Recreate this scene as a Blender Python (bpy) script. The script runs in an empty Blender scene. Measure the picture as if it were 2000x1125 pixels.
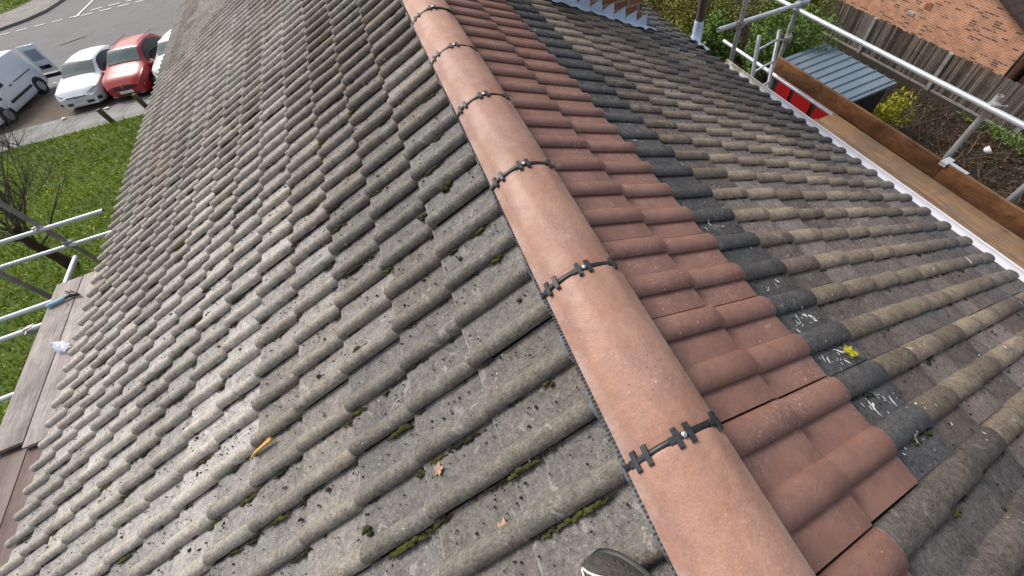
import bpy, bmesh, math, random
import numpy as np
from mathutils import Vector, Matrix, noise as mnoise
random.seed(7); rng = np.random.default_rng(11)
sc = bpy.context.scene
R = math.radians

# ---------------------------------------------------------------- camera
cam_d = bpy.data.cameras.new("camera"); cam = bpy.data.objects.new("camera", cam_d)
sc.collection.objects.link(cam)
MW = np.array([[0.9131208438, 0.3673505519, -0.1768160970], [-0.3962648090, 0.6977657221, -0.5967388023],
               [-0.0958361168, 0.6149606240, 0.7827125077]])
cam.matrix_world = Matrix([list(MW[i]) + [(-.2182, 0, 1.0034)[i]] for i in range(3)] + [[0, 0, 0, 1]])
cam_d.sensor_fit = 'HORIZONTAL'; cam_d.sensor_width = 36; cam_d.lens = 36 * 814.18 / 2000
cam_d.shift_x = -79.9 / 2000; cam_d.shift_y = -122.25 / 2000
cam_d.clip_start = .02; cam_d.clip_end = 600
sc.camera = cam

# ---------------------------------------------------------------- world and sun
SUN_EL, SUN_AZ = 46, -32            # azimuth from +Y towards +X
w = bpy.data.worlds.new("World"); sc.world = w; w.use_nodes = True
nt = w.node_tree; bg = nt.nodes['Background']
sky = nt.nodes.new('ShaderNodeTexSky'); sky.sky_type = 'NISHITA'; sky.sun_disc = False
sky.sun_elevation = R(SUN_EL); sky.sun_rotation = R(SUN_AZ); sky.dust_density = 4; sky.air_density = 1.0; sky.ozone_density = .6
hs = nt.nodes.new('ShaderNodeHueSaturation'); hs.inputs['Saturation'].default_value = .5; nt.links.new(sky.outputs[0], hs.inputs['Color']); nt.links.new(hs.outputs[0], bg.inputs[0]); bg.inputs[1].default_value = .13
sd = bpy.data.lights.new("sun", 'SUN'); sun = bpy.data.objects.new("sun", sd); sc.collection.objects.link(sun)
sd.energy = 1.7; sd.angle = R(18); sd.color = (1, .95, .88)
d = Vector((math.sin(R(SUN_AZ)) * math.cos(R(SUN_EL)), math.cos(R(SUN_AZ)) * math.cos(R(SUN_EL)), math.sin(R(SUN_EL))))
sun.rotation_euler = d.to_track_quat('Z', 'Y').to_euler()
sc.view_settings.view_transform = 'Standard'; sc.view_settings.look = 'None'
sc.view_settings.exposure = 0.38; sc.view_settings.gamma = 1

# ---------------------------------------------------------------- object helpers
def tag(o, label=None, cat=None, group=None, kind=None):
    if label: o['label'] = label
    if cat: o['category'] = cat
    if group: o['group'] = group
    if kind: o['kind'] = kind
    return o
def empty(name, loc, label, cat, group=None, rz=0):
    o = bpy.data.objects.new(name, None); sc.collection.objects.link(o)
    o.location = loc; o.rotation_euler = (0, 0, rz); o.empty_display_size = .1
    return tag(o, label, cat, group)
class MB:
    def __init__(s): s.v = []; s.f = []; s.c = []; s.m = []; s.usec = False
    def add(s, vs, fs, col=None, mi=0):
        n = len(s.v); s.v.extend([tuple(p) for p in vs]); s.f.extend([tuple(i + n for i in f) for f in fs])
        s.m.extend([mi] * len(fs))
        if col is not None: s.usec = True
        s.c.extend([col or (.5, .5, .5, 1)] * len(vs))
    def box(s, lo, hi, col=None, mi=0, bev=0):
        x0, y0, z0 = lo; x1, y1, z1 = hi
        if bev <= 0:
            s.add([(x0, y0, z0), (x1, y0, z0), (x1, y1, z0), (x0, y1, z0), (x0, y0, z1), (x1, y0, z1), (x1, y1, z1), (x0, y1, z1)],
                  [(0, 3, 2, 1), (4, 5, 6, 7), (0, 1, 5, 4), (1, 2, 6, 5), (2, 3, 7, 6), (3, 0, 4, 7)], col, mi); return
        bm = bmesh.new(); bmesh.ops.create_cube(bm, size=1)
        for v in bm.verts: v.co = Vector(((x0 + x1) / 2 + v.co.x * (x1 - x0), (y0 + y1) / 2 + v.co.y * (y1 - y0), (z0 + z1) / 2 + v.co.z * (z1 - z0)))
        bmesh.ops.bevel(bm, geom=bm.edges[:], offset=bev, segments=2, affect='EDGES', profile=.5)
        bm.verts.index_update(); s.add([v.co for v in bm.verts], [[v.index for v in f.verts] for f in bm.faces], col, mi); bm.free()
    def tube(s, pts, rad, n=10, col=None, mi=0, cap=True):
        pts = [Vector(p) for p in pts]
        rr = rad if isinstance(rad, (list, tuple)) else [rad] * len(pts)
        vs = []; fs = []; prev = None
        for i, p in enumerate(pts):
            t = (pts[min(i + 1, len(pts) - 1)] - pts[max(i - 1, 0)]).normalized()
            if prev is None:
                a = t.orthogonal().normalized()
            else:
                a = prev - t * prev.dot(t)
                a = a.normalized() if a.length > 1e-6 else t.orthogonal().normalized()
            prev = a; b = t.cross(a)
            for k in range(n):
                an = 2 * math.pi * k / n
                vs.append(p + (a * math.cos(an) + b * math.sin(an)) * rr[i])
        for i in range(len(pts) - 1):
            for k in range(n):
                fs.append((i * n + k, i * n + (k + 1) % n, (i + 1) * n + (k + 1) % n, (i + 1) * n + k))
        if cap:
            fs.append(tuple(range(n))[::-1]); fs.append(tuple((len(pts) - 1) * n + k for k in range(n)))
        s.add(vs, fs, col, mi)
    def pipe(s, a, b, ro, ri, n=16, mi=0):   # hollow tube with open ends
        a = Vector(a); b = Vector(b); t = (b - a).normalized(); u = t.orthogonal().normalized(); w_ = t.cross(u)
        vs = []
        for p, r in ((a, ro), (b, ro), (b, ri), (b - t * .12, ri), (a + t * .12, ri), (a, ri)):
            for k in range(n):
                an = 2 * math.pi * k / n; vs.append(p + (u * math.cos(an) + w_ * math.sin(an)) * r)
        fs = []
        for i, j in ((0, 1), (1, 2), (2, 3), (4, 5), (5, 0)):
            for k in range(n): fs.append((i * n + k, i * n + (k + 1) % n, j * n + (k + 1) % n, j * n + k))
        fs.append(tuple(3 * n + k for k in range(n))); fs.append(tuple(4 * n + k for k in range(n))[::-1])
        s.add(vs, fs, None, mi)
    def sphere(s, c, r, seg=8, ring=6, col=None, mi=0, sq=(1, 1, 1), nz=0):
        vs = [(c[0], c[1], c[2] + r * sq[2])]; fs = []
        for i in range(1, ring):
            th = math.pi * i / ring
            for k in range(seg):
                ph = 2 * math.pi * k / seg; q = r * (1 + (random.random() - .5) * nz)
                vs.append((c[0] + q * sq[0] * math.sin(th) * math.cos(ph), c[1] + q * sq[1] * math.sin(th) * math.sin(ph), c[2] + q * sq[2] * math.cos(th)))
        vs.append((c[0], c[1], c[2] - r * sq[2]))
        for k in range(seg): fs.append((0, 1 + k, 1 + (k + 1) % seg))
        for i in range(ring - 2):
            for k in range(seg): fs.append((1 + i * seg + k, 1 + (i + 1) * seg + k, 1 + (i + 1) * seg + (k + 1) % seg, 1 + i * seg + (k + 1) % seg))
        l = len(vs) - 1; b0 = 1 + (ring - 2) * seg
        for k in range(seg): fs.append((l, b0 + (k + 1) % seg, b0 + k))
        s.add(vs, fs, col, mi)
    def build(s, name, mats, parent=None, smooth=False, angle=None):
        me = bpy.data.meshes.new(name); me.from_pydata(s.v, [], s.f)
        for m in (mats if isinstance(mats, (list, tuple)) else [mats]): me.materials.append(m)
        me.polygons.foreach_set('material_index', s.m)
        if s.usec:
            ca = me.color_attributes.new('col', 'FLOAT_COLOR', 'POINT')
            ca.data.foreach_set('color', np.array(s.c, dtype=np.float32).ravel())
        if smooth: me.polygons.foreach_set('use_smooth', [True] * len(s.f))
        me.update()
        if angle is not None:
            me.polygons.foreach_set('use_smooth', [True] * len(s.f)); me.set_sharp_from_angle(angle=R(angle))
        o = bpy.data.objects.new(name, me); sc.collection.objects.link(o)
        if parent: o.parent = parent
        return o
def npmesh(name, V, F, mat, cols=None, parent=None, smooth=False, mi=None):
    me = bpy.data.meshes.new(name); V = np.asarray(V, np.float32); F = np.asarray(F, np.int32); k = F.shape[1]
    me.vertices.add(len(V)); me.vertices.foreach_set('co', V.ravel())
    me.loops.add(F.size); me.loops.foreach_set('vertex_index', F.ravel())
    me.polygons.add(len(F)); me.polygons.foreach_set('loop_start', np.arange(0, F.size, k, dtype=np.int32))
    try: me.polygons.foreach_set('loop_total', np.full(len(F), k, np.int32))
    except Exception: pass
    for m in (mat if isinstance(mat, (list, tuple)) else [mat]): me.materials.append(m)
    if mi is not None: me.polygons.foreach_set('material_index', np.asarray(mi, np.int32))
    me.update(calc_edges=True)
    if cols is not None:
        ca = me.color_attributes.new('col', 'FLOAT_COLOR', 'POINT'); ca.data.foreach_set('color', np.asarray(cols, np.float32).ravel())
    if smooth: me.polygons.foreach_set('use_smooth', np.ones(len(F), bool))
    o = bpy.data.objects.new(name, me); sc.collection.objects.link(o)
    if parent: o.parent = parent
    return o
def copy_tree(o, parent=None):
    c = o.copy(); sc.collection.objects.link(c)
    if parent is not None: c.parent = parent
    for ch in [x for x in sc.collection.objects if x.parent == o]: copy_tree(ch, c)
    return c

# ---------------------------------------------------------------- materials
WORLD = {'ridge_tile_terracotta_'}
class NT:
    def __init__(s, name):
        s.m = bpy.data.materials.new(name); s.m.use_nodes = True; s.t = s.m.node_tree
        s.b = s.t.nodes['Principled BSDF']; s.tc = s.n('NewGeometry').outputs['Position'] if name in WORLD else s.n('TexCoord').outputs['Object']
    def n(s, k, **kw):
        nd = s.t.nodes.new('ShaderNode' + k)
        for a, v in kw.items(): setattr(nd, a, v)
        return nd
    def L(s, a, b): s.t.links.new(a, b)
    def val(s, x):
        return x
    def put(s, sock, x):
        if hasattr(x, 'links') or isinstance(x, bpy.types.NodeSocket): s.L(x, sock)
        else: sock.default_value = x if not (isinstance(x, tuple) and len(x) == 3) else (*x, 1)
    def mapped(s, scale=(1, 1, 1), rot=(0, 0, 0)):
        m = s.n('Mapping'); m.inputs['Scale'].default_value = scale; m.inputs['Rotation'].default_value = rot; s.L(s.tc, m.inputs[0]); return m.outputs[0]
    def noise(s, scale, detail=4, rough=.55, vec=None, dist=0):
        x = s.n('TexNoise'); s.L(vec or s.tc, x.inputs['Vector']); x.inputs['Scale'].default_value = scale
        x.inputs['Detail'].default_value = detail; x.inputs['Roughness'].default_value = rough; x.inputs['Distortion'].default_value = dist
        return x.outputs['Fac']
    def voro(s, scale, feature='F1', vec=None, out='Distance'):
        x = s.n('TexVoronoi', feature=feature); s.L(vec or s.tc, x.inputs['Vector']); x.inputs['Scale'].default_value = scale
        return x.outputs[out]
    def ramp(s, fac, stops, interp='LINEAR'):
        x = s.n('ValToRGB'); s.L(fac, x.inputs[0]); cr = x.color_ramp; cr.interpolation = interp
        while len(cr.elements) < len(stops): cr.elements.new(.5)
        for e, (p, c) in zip(cr.elements, stops):
            e.position = p; e.color = (c, c, c, 1) if not isinstance(c, tuple) else (*c, 1)
        return x.outputs[0]
    def mix(s, fac, a, b, mode='MIX'):
        x = s.n('Mix', data_type='RGBA', blend_type=mode); s.put(x.inputs[0], fac); s.put(x.inputs[6], a); s.put(x.inputs[7], b); return x.outputs[2]
    def math(s, op, a, b=0.):
        x = s.n('Math', operation=op); s.put(x.inputs[0], a); s.put(x.inputs[1], b); return x.outputs[0]
    def attr(s):
        a = s.n('Attribute', attribute_name='col'); s.alpha = a.outputs['Alpha']; sp = s.n('SeparateColor'); s.L(a.outputs['Color'], sp.inputs[0]); return sp.outputs
    def bump(s, h, strength=.4, dist=.01, prev=None):
        x = s.n('Bump'); s.L(h, x.inputs['Height']); x.inputs['Strength'].default_value = strength; x.inputs['Distance'].default_value = dist
        if prev: s.L(prev, x.inputs['Normal'])
        s.L(x.outputs[0], s.b.inputs['Normal']); return x.outputs[0]
    def fin(s, col, rough=.8, spec=None, metal=None):
        s.put(s.b.inputs['Base Color'], col); s.put(s.b.inputs['Roughness'], rough)
        if spec is not None: s.b.inputs['Specular IOR Level'].default_value = spec
        if metal is not None: s.b.inputs['Metallic'].default_value = metal
        return s.m
def simple(name, col, rough=.6, var=.25, scale=20, metal=0, spec=None, bump=0, bscale=80, coat=0):
    t = NT(name); c = t.mix(t.ramp(t.noise(scale, 5), [(.3, 0.), (.7, 1.)]), tuple(x * (1 - var) for x in col), tuple(min(1, x * (1 + var)) for x in col))
    if bump: t.bump(t.noise(bscale, 3), bump, .01)
    if coat: t.b.inputs['Coat Weight'].default_value = coat; t.b.inputs['Coat Roughness'].default_value = .08
    return t.fin(c, rough, spec, metal)

def old_tile(name, trough_a, trough_b, roll_a, roll_b, dark=None, wet=0, rollfac=.8):
    t = NT(name); A = t.attr()
    n1 = t.ramp(t.noise(2.3, 4), [(.35, 0.), (.65, 1.)]); n2 = t.noise(14, 5, .65)
    tr = t.mix(n1, trough_a, trough_b); ro = t.mix(t.ramp(n2, [(.35, 0.), (.65, 1.)]), roll_a, roll_b)
    c = t.mix(t.math('MULTIPLY', A[1], rollfac), tr, ro)
    c = t.mix(A[2], c, dark) if dark else t.mix(t.math('MULTIPLY', A[2], .75), c, (.30, .25, .19))
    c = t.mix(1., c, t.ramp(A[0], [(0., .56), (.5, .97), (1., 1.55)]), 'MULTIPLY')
    # worn patches of soot and pale lichen
    c = t.mix(t.ramp(t.noise(5.5, 6, .7), [(.52, 0.), (.72, .6)]), c, tuple(x * .55 for x in trough_a))
    g = t.noise(420, 2, .6); c = t.mix(1., c, t.ramp(g, [(.32, .6), (.5, 1.), (.7, 1.42)]), 'MULTIPLY')
    g2 = t.noise(95, 3, .7); c = t.mix(1., c, t.ramp(g2, [(.33, .68), (.52, 1.), (.72, 1.3)]), 'MULTIPLY')
    c = t.mix(1., c, t.ramp(t.noise(31, 4, .7), [(.33, .74), (.5, 1.), (.7, 1.24)]), 'MULTIPLY')
    c = t.mix(t.math('MULTIPLY', t.math('SUBTRACT', 1., t.alpha), t.ramp(t.noise(20, 3), [(.35, .1), (.6, .75)])), c, tuple(min(.6, x * 1.7 + .03) for x in trough_b))
    # pale lichen blotches with ragged rims
    bl = t.noise(17, 5, .6, dist=.9); c = t.mix(t.math('MULTIPLY', t.ramp(bl, [(.60, 0.), (.635, .34), (.70, .15)]), t.ramp(t.noise(3.1, 3), [(.42, 0.), (.55, 1.)])), c, tuple(min(.6, x * 1.9 + .05) for x in trough_a))
    # lichen rings and dots
    v = t.voro(38); msk = t.math('MULTIPLY', t.ramp(v, [(.10, 1.), (.17, 0.)]), t.ramp(t.noise(7, 3), [(.5, 0.), (.62, .8)]))
    c = t.mix(msk, c, (.42, .42, .36))
    v2 = t.voro(70); m2 = t.math('MULTIPLY', t.ramp(v2, [(.12, 1.), (.2, 0.)]), t.ramp(t.noise(11, 3), [(.5, 0.), (.6, .9)]))
    c = t.mix(m2, c, (.02, .02, .018))
    v3 = t.voro(150); m3 = t.math('MULTIPLY', t.ramp(v3, [(.06, 1.), (.11, 0.)]), t.ramp(t.noise(23, 3), [(.56, 0.), (.62, .8)]))
    c = t.mix(m3, c, (.62, .6, .56))
    h = t.math('ADD', t.math('MULTIPLY', g, .6), t.math('ADD', t.math('MULTIPLY', g2, .9), t.math('MULTIPLY', n2, 1.2)))
    t.bump(h, .6, .006)
    rg = t.ramp(t.noise(9, 4), [(.42, .72 - .35 * wet), (.62, .85)])
    if wet: rg = t.mix(A[2], rg, t.ramp(t.noise(16, 3), [(.42, .16), (.6, .6)]))
    return t.fin(c, rg, .4)
M_old_l = old_tile('old_tile_grey', (.285, .27, .252), (.355, .342, .325), (.295, .262, .21), (.36, .332, .285), rollfac=.75)
M_old_r = old_tile('old_tile_brown', (.205, .165, .145), (.155, .138, .128), (.285, .225, .16), (.225, .185, .14), dark=(.078, .080, .084), wet=1, rollfac=.95)

def red_tile(name, c1, c2, c3, rough=.5, edges=False, perobj=False):
    t = NT(name); n1 = t.noise(3.2, 5, .6); c = t.mix(t.ramp(n1, [(.35, 0.), (.65, 1.)]), c1, c2)
    c = t.mix(t.ramp(t.noise(9, 6, .65, dist=.6), [(.45, 0.), (.7, .85)]), c, c3); c = t.mix(1., c, t.ramp(t.noise(26, 6, .7, dist=1.), [(.3, .86), (.7, 1.12)]), 'MULTIPLY')
    g = t.noise(260, 2); c = t.mix(1., c, t.ramp(g, [(.3, .89), (.5, 1.), (.72, 1.08)]), 'MULTIPLY')
    # chalky scuffs
    vv = t.mapped((1, 1, 1), (0, 0, .6)); sn = t.noise(42, 6, .75, dist=2.2)
    mk = t.math('MULTIPLY', t.ramp(sn, [(.545, 0.), (.62, .8)]), t.ramp(t.noise(5.2, 3), [(.50, 0.), (.60, .55)]))
    c = t.mix(mk, c, (.58, .42, .36))
    v = t.voro(48); m2 = t.math('MULTIPLY', t.ramp(v, [(.07, 1.), (.12, 0.)]), t.ramp(t.noise(8, 2), [(.52, 0.), (.6, .7)])); c = t.mix(m2, c, (.09, .05, .04))
    v = t.voro(31, vec=vv); m2 = t.math('MULTIPLY', t.ramp(v, [(.05, 1.), (.09, 0.)]), t.ramp(t.noise(6, 2), [(.52, 0.), (.6, .8)])); c = t.mix(m2, c, (.7, .6, .55))
    if edges: c = t.mix(t.math('MULTIPLY', t.attr()[2], t.ramp(t.noise(14, 4), [(.35, 0.), (.6, .75)])), c, (.60, .46, .40))
    if perobj:
        oi = t.n('ObjectInfo'); c = t.mix(1., c, t.ramp(oi.outputs['Random'], [(0., (.84, .86, .88)), (.5, (1., 1., 1.)), (1., (1.12, 1.08, 1.04))]), 'MULTIPLY')
        sx = t.n('SeparateXYZ'); t.L(t.tc, sx.inputs[0]); e1 = t.ramp(t.math('ABSOLUTE', sx.outputs[0]), [(.085, 0.), (.109, .55)]); c = t.mix(t.math('MULTIPLY', e1, t.ramp(t.noise(16, 5, .7), [(.4, 0.), (.6, 1.)])), c, (.52, .42, .38))
    t.bump(t.math('ADD', t.math('MULTIPLY', g, .5), t.noise(45, 3)), .3, .005)
    return t.fin(c, t.ramp(t.noise(7, 4), [(.35, rough - .1), (.65, rough + .14)]), .45)
M_red = red_tile('new_red_tile', (.24, .122, .093), (.275, .148, .115), (.205, .112, .09), .5, edges=True)
M_ridge = red_tile('ridge_tile_terracotta', (.39, .20, .135), (.46, .262, .19), (.35, .20, .165), .5, perobj=True)
M_black = simple('black_plastic', (.018, .019, .021), .42, .3, 40)
M_clampgrey = simple('worn_black_plastic', (.035, .038, .042), .38, .4, 60)
M_screw = simple('screw_steel', (.6, .6, .6), .3, .2, 40, metal=.8)
M_vent = simple('vent_roll_grey', (.20, .21, .23), .5, .5, 90, metal=.3)
M_lead = simple('lead_flashing', (.62, .72, .86), .42, .18, 7, metal=.1, bump=.4, bscale=25)
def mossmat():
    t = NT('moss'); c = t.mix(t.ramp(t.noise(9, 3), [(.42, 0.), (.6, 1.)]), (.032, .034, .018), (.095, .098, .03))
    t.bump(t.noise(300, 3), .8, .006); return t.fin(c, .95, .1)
M_moss = mossmat(); M_debris_shade = simple('debris_and_shade_dark', (.02, .019, .016), .9, .5, 50)
M_brightmoss = simple('bright_moss', (.10, .16, .015), .9, .4, 200, bump=.8, bscale=400)
M_white_fleck = simple('white_fleck', (.75, .76, .72), .6, .15, 90)
def pvc():
    t = NT('white_pvc'); c = t.mix(t.ramp(t.noise(4, 5), [(.4, 0.), (.75, .5)]), (.74, .74, .80), (.55, .55, .56))
    y = t.n('SeparateXYZ'); t.L(t.tc, y.inputs[0])
    far = t.math('MULTIPLY', t.ramp(t.math('MULTIPLY', y.outputs[1], .25), [(.60, 0.), (.72, 1.)]), t.ramp(t.noise(12, 5), [(.35, 0.), (.55, 1.)]))
    c = t.mix(far, c, (.36, .34, .20)); return t.fin(c, .45)
M_pvc = pvc()
def woodmat(name, a, b, dk, sc_=(1, .06, 1), rough=.75, gr=22):
    t = NT(name); v = t.mapped((18, 1.1, 18)); g = t.noise(1.6, 6, .6, vec=v, dist=.8)
    A = t.attr()
    c = t.mix(t.ramp(g, [(.3, 0.), (.7, 1.)]), a, b)
    c = t.mix(t.ramp(t.noise(2.6, 6, .68, dist=.8), [(.42, 0.), (.62, .95)]), c, dk)
    c = t.mix(1., c, t.ramp(A[0], [(0., .75), (1., 1.2)]), 'MULTIPLY')
    v2 = t.mapped((60, 3, 60)); c = t.mix(1., c, t.ramp(t.noise(2, 3, .6, vec=v2), [(.35, .7), (.6, 1.1)]), 'MULTIPLY')
    kn = t.voro(5); c = t.mix(t.ramp(kn, [(.04, .8), (.08, 0.)]), c, tuple(x * .3 for x in a))
    sp = t.voro(60); c = t.mix(t.math('MULTIPLY', t.ramp(sp, [(.1, 1.), (.16, 0.)]), t.ramp(t.noise(5), [(.45, 0.), (.6, .9)])), c, tuple(x * .25 for x in a))
    t.bump(g, .4, .004); return t.fin(c, rough, .4)
M_board_new = woodmat('scaffold_board_wet', (.27, .165, .10), (.40, .245, .125), (.21, .16, .125), rough=.42)
M_toe = woodmat('toe_board_timber', (.17, .075, .032), (.25, .12, .052), (.085, .04, .02), rough=.6)
M_board_pale = woodmat('scaffold_board_pale', (.37, .325, .30), (.46, .405, .375), (.27, .24, .22), rough=.8)
M_board_dark = woodmat('scaffold_board_soaked', (.125, .075, .06), (.16, .10, .085), (.09, .05, .035), rough=.5)
def galv(name, c1, c2, rough=.42, metal=.35):
    t = NT(name); c = t.mix(t.ramp(t.noise(14, 5), [(.35, 0.), (.65, 1.)]), c1, c2)
    c = t.mix(t.ramp(t.noise(5, 6, .7), [(.6, 0.), (.7, .6)]), c, (.30, .27, .24)); t.bump(t.noise(90), .15, .003)
    return t.fin(c, rough, None, metal)
M_tube = galv('galvanised_tube', (.55, .58, .62), (.66, .69, .73)); M_tube_d = galv('weathered_tube', (.22, .23, .25), (.30, .31, .32), .55)
M_tube_m = galv('dull_galvanised_tube', (.40, .41, .42), (.50, .51, .52), .5)
M_coupler = galv('coupler_steel', (.30, .29, .28), (.42, .41, .40), .5)

# ---------------------------------------------------------------- roof geometry constants
PL, PR = R(27.54), R(28.86); ZL, ZR = -.0237, .0081; MP = .1496
HY0, HY1 = -2.4, 12.5                                     # house length
def Lpt(s, y, h):
    s = s * (1 + .0115 * (y - 1.3)) if y > 1.3 else s
    return (-s * math.cos(PL) - h * math.sin(PL), y, ZL - s * math.sin(PL) + h * math.cos(PL))
def Rpt(s, y, h): return (s * math.cos(PR) + h * math.sin(PR), y, ZR - s * math.sin(PR) + h * math.cos(PR))
def prof(H, w_, flip=1, p=2.2, q=.70):
    """height across one pitch, roll centred on 0; the steep, slightly undercut foot lies on the -Y side"""
    xs = [(-1.2, .0, 0), (-1.04, .02, .2), (-.985, .14, .9), (-.92, .40, 1), (-.76, .66, 1), (-.50, .87, 1), (-.22, .97, 1), (0, 1., 1), (.22, .985, 1), (.45, .90, 1), (.66, .73, 1), (.82, .52, 1), (.90, .32, 1), (.88, .14, .8), (.83, -.04, .4), (1.02, -.05, .1), (1.2, 0, 0)]
    out = [(x * w_, h * H, g) for x, h, g in xs]
    return out if flip > 0 else [(-x, h, g) for x, h, g in out[::-1]]
def tiles(name, side, joints, y_anchor, par, H, w_, mats, info, y_range, parent, jit=.004, thick=.012, lift=.022, base=-.013, gap=.002, edge=0):
    """courses of double roll tiles; par=+1 interlock on +Y side of the roll pair"""
    V = []; F = []; C = []; MI = []
    pt = Lpt if side < 0 else Rpt
    pr = prof(H, w_, par); P2 = 2 * MP
    c0 = math.floor((y_range[0] - y_anchor) / P2); c1 = math.ceil((y_range[1] - y_anchor) / P2)
    for c in range(c0, c1 + 1):
        ya = y_anchor + c * P2                  # centre of the first roll (interlock roll)
        for k in range(len(joints) - 1):
            s0, s1 = joints[k], joints[k + 1]
            r = info(k, ya - par * MP / 2)
            if r is None: continue
            mi, tint, B, jt = r
            jj = jit * jt; ds = (random.random() - .5) * 2 * jj; dh = (random.random() - .3) * .006 * jt; dy = (random.random() - .5) * .003 * jt; sk = (random.random() - .5) * .02 * jt
            cross = []
            for q in (0, 1):
                for (x, h, g) in pr: cross.append((x + q * MP, h, g))
            if par < 0: cross = cross[2:] + [(P2 - w_ * .9, -.004, 0)]
            else: cross = [(-w_ * 1.06 - .001, -thick * .9, .2)] + [(-w_ * 1.06, .003, .2)] + cross[2:] + [(P2 - w_ * 1.06 - gap, -.002 if gap > .003 else .0, 0), (P2 - w_ * 1.06 - gap + .001, -.008, 0)]
            nx = len(cross)
            rows = [(s0 - .03, -lift * 1.1, 0), (s0 + (s1 - s0) * .33, -lift * .67, 0), (s0 + (s1 - s0) * .66, -lift * .34, 0), (s1 - .007, 0, 0), (s1 - .0015, -.0018, 1), (s1, -.006, 1), (s1, -thick - .003, 1)]
            b = len(V)
            for (s, hh, e) in rows:
                for (x, h, g) in cross:
                    y = ya - par * x + dy + sk * (s - s0)
                    hw = 0
                    if jt > .3: hw = (mnoise.noise(Vector((s * 9, y * 9, side))) * .0012 + mnoise.noise(Vector((s * 30, y * 30, 5))) * .0009) * jt
                    sw = s + ds + (mnoise.noise(Vector((k * 3.1, y * 14, c))) * .004 * jt if s > s0 + .2 else 0)
                    V.append(pt(max(sw, .0), y, base + hh + h * (1 - .04 * e) + dh + hw)); C.append((tint, g, max(B, edge * e), 1 - e * (random.random() ** .5)))
            for i in range(len(rows) - 1):
                for j in range(nx - 1):
                    a, b_, c_, d_ = b + i * nx + j, b + i * nx + j + 1, b + (i + 1) * nx + j + 1, b + (i + 1) * nx + j
                    F.append((a, b_, c_, d_) if side * par > 0 else (a, d_, c_, b_)); MI.append(mi)
    o = npmesh(name, V, F, mats, C, parent, True, MI); o.data.set_sharp_from_angle(angle=R(38)); return o
house = empty('house', (0, 5, -7.6), 'two storey house whose concrete tiled roof with terracotta ridge fills the photo', 'house')
house.matrix_world = Matrix.Translation((0, 0, 0))
# left slope: grey weathered tiles
jl = [.06] + [.424 + .269 * k for k in range(14)]
def info_l(k, y):
    n = mnoise.noise(Vector((k * .55, y * .8, 3.3)))
    warm = max(0., min(1., n * .8 + random.uniform(-.3, .25) + (.5 if (k < 4 and 1.75 < y < 3.2) else 0) + (.25 if y > 3 else 0) + (.28 if y < 1.2 and k < 7 else 0)))
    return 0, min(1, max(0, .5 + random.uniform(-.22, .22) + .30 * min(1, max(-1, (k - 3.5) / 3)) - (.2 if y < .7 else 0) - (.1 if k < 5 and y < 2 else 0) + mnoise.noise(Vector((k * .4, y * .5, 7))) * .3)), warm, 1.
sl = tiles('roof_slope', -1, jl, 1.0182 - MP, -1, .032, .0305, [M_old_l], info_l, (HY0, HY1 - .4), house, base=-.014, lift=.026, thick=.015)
sl['label'] = 'weathered grey roof slope of bold roll tiles with moss'
# right slope: courses 0-2 new red, then dark, then tan/brown
jr = [.0, .095, .404, .675, .946] + [.946 + .257 * k for k in range(1, 10)]
def isred(k, y): return k <= 2 if y > -.22 else k <= 1
def info_red(k, y): return (0, .5, 0, .12) if isred(k, y) else None
def info_r(k, y):
    if isred(k, y): return None
    n = mnoise.noise(Vector((k * .7, y * .9, 9.3))); B = 0.
    if k == 3 and y > -.3: B = .95
    elif k <= 4 and y < -.22: B = random.uniform(.25, .75)
    elif k == 2: B = .25
    elif k >= 10: B = max(0, min(1, .35 + .25 * (k - 10) + random.uniform(-.35, .25)))
    elif random.random() < .06: B = random.uniform(.2, .55)
    if y > 3.2 and k > 8: B = max(B, .8)
    return 0, min(1, max(0, .55 + n * .5 + random.uniform(-.22, .22))), B, .85
ry0 = .5102 + MP * 1 - 2 * MP
sr = tiles('roof_slope', 1, jr, ry0, 1, .023, .037, [M_old_r], info_r, (HY0, HY1 - .4), house, jit=.004, base=-.012)
sr['label'] = 'brown and charcoal roof slope of bold roll tiles above the timber walkway'
rd = tiles('red_tile_courses', 1, jr, ry0, 1, .0225, .038, [M_red], info_red, (HY0, HY1 - .4), house, jit=.003, base=-.007, thick=.013, lift=.022, gap=.0055, edge=.9)
rd['label'] = 'new smooth red brown tiles laid beside the ridge'

# house body: walls, roof boarding under the tiles, fascia
M_wall = simple('rendered_brick_wall', (.30, .16, .11), .85, .2, 6, bump=.3)
M_felt = simple('roof_felt', (.02, .02, .02), .9)
M_fascia = simple('fascia_white', (.62, .62, .64), .5, .1, 5)
wb = MB()
xe, xr_ = -3.15, 2.62
wb.add([(xe, HY0 + .1, -7.6), (xr_, HY0 + .1, -7.6), (xr_, HY0 + .1, -1.52), (0, HY0 + .1, -.12), (xe, HY0 + .1, -1.78),
        (xe, HY1 - .5, -8.3), (xr_, HY1 - .5, -7.6), (xr_, HY1 - .5, -1.52), (0, HY1 - .5, -.12), (xe, HY1 - .5, -1.78)],
       [(0, 1, 2, 3, 4), (9, 8, 7, 6, 5), (0, 4, 9, 5), (1, 6, 7, 2)])
wb.build('wall', M_wall, house)
fb = MB()
def pl_(pt, a, b, h0=-.05, ya=HY0, yb=HY1 - .5):
    v = [pt(a, ya, h0), pt(b, ya, h0), pt(b, yb, h0), pt(a, yb, h0), pt(a, ya, h0 - .03), pt(b, ya, h0 - .03), pt(b, yb, h0 - .03), pt(a, yb, h0 - .03)]
    fb.add(v, [(0, 1, 2, 3), (7, 6, 5, 4), (0, 4, 5, 1), (1, 5, 6, 2), (2, 6, 7, 3), (3, 7, 4, 0)])
pl_(Lpt, .06, 3.86, -.055); pl_(Rpt, .03, 3.2, -.055)
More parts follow.
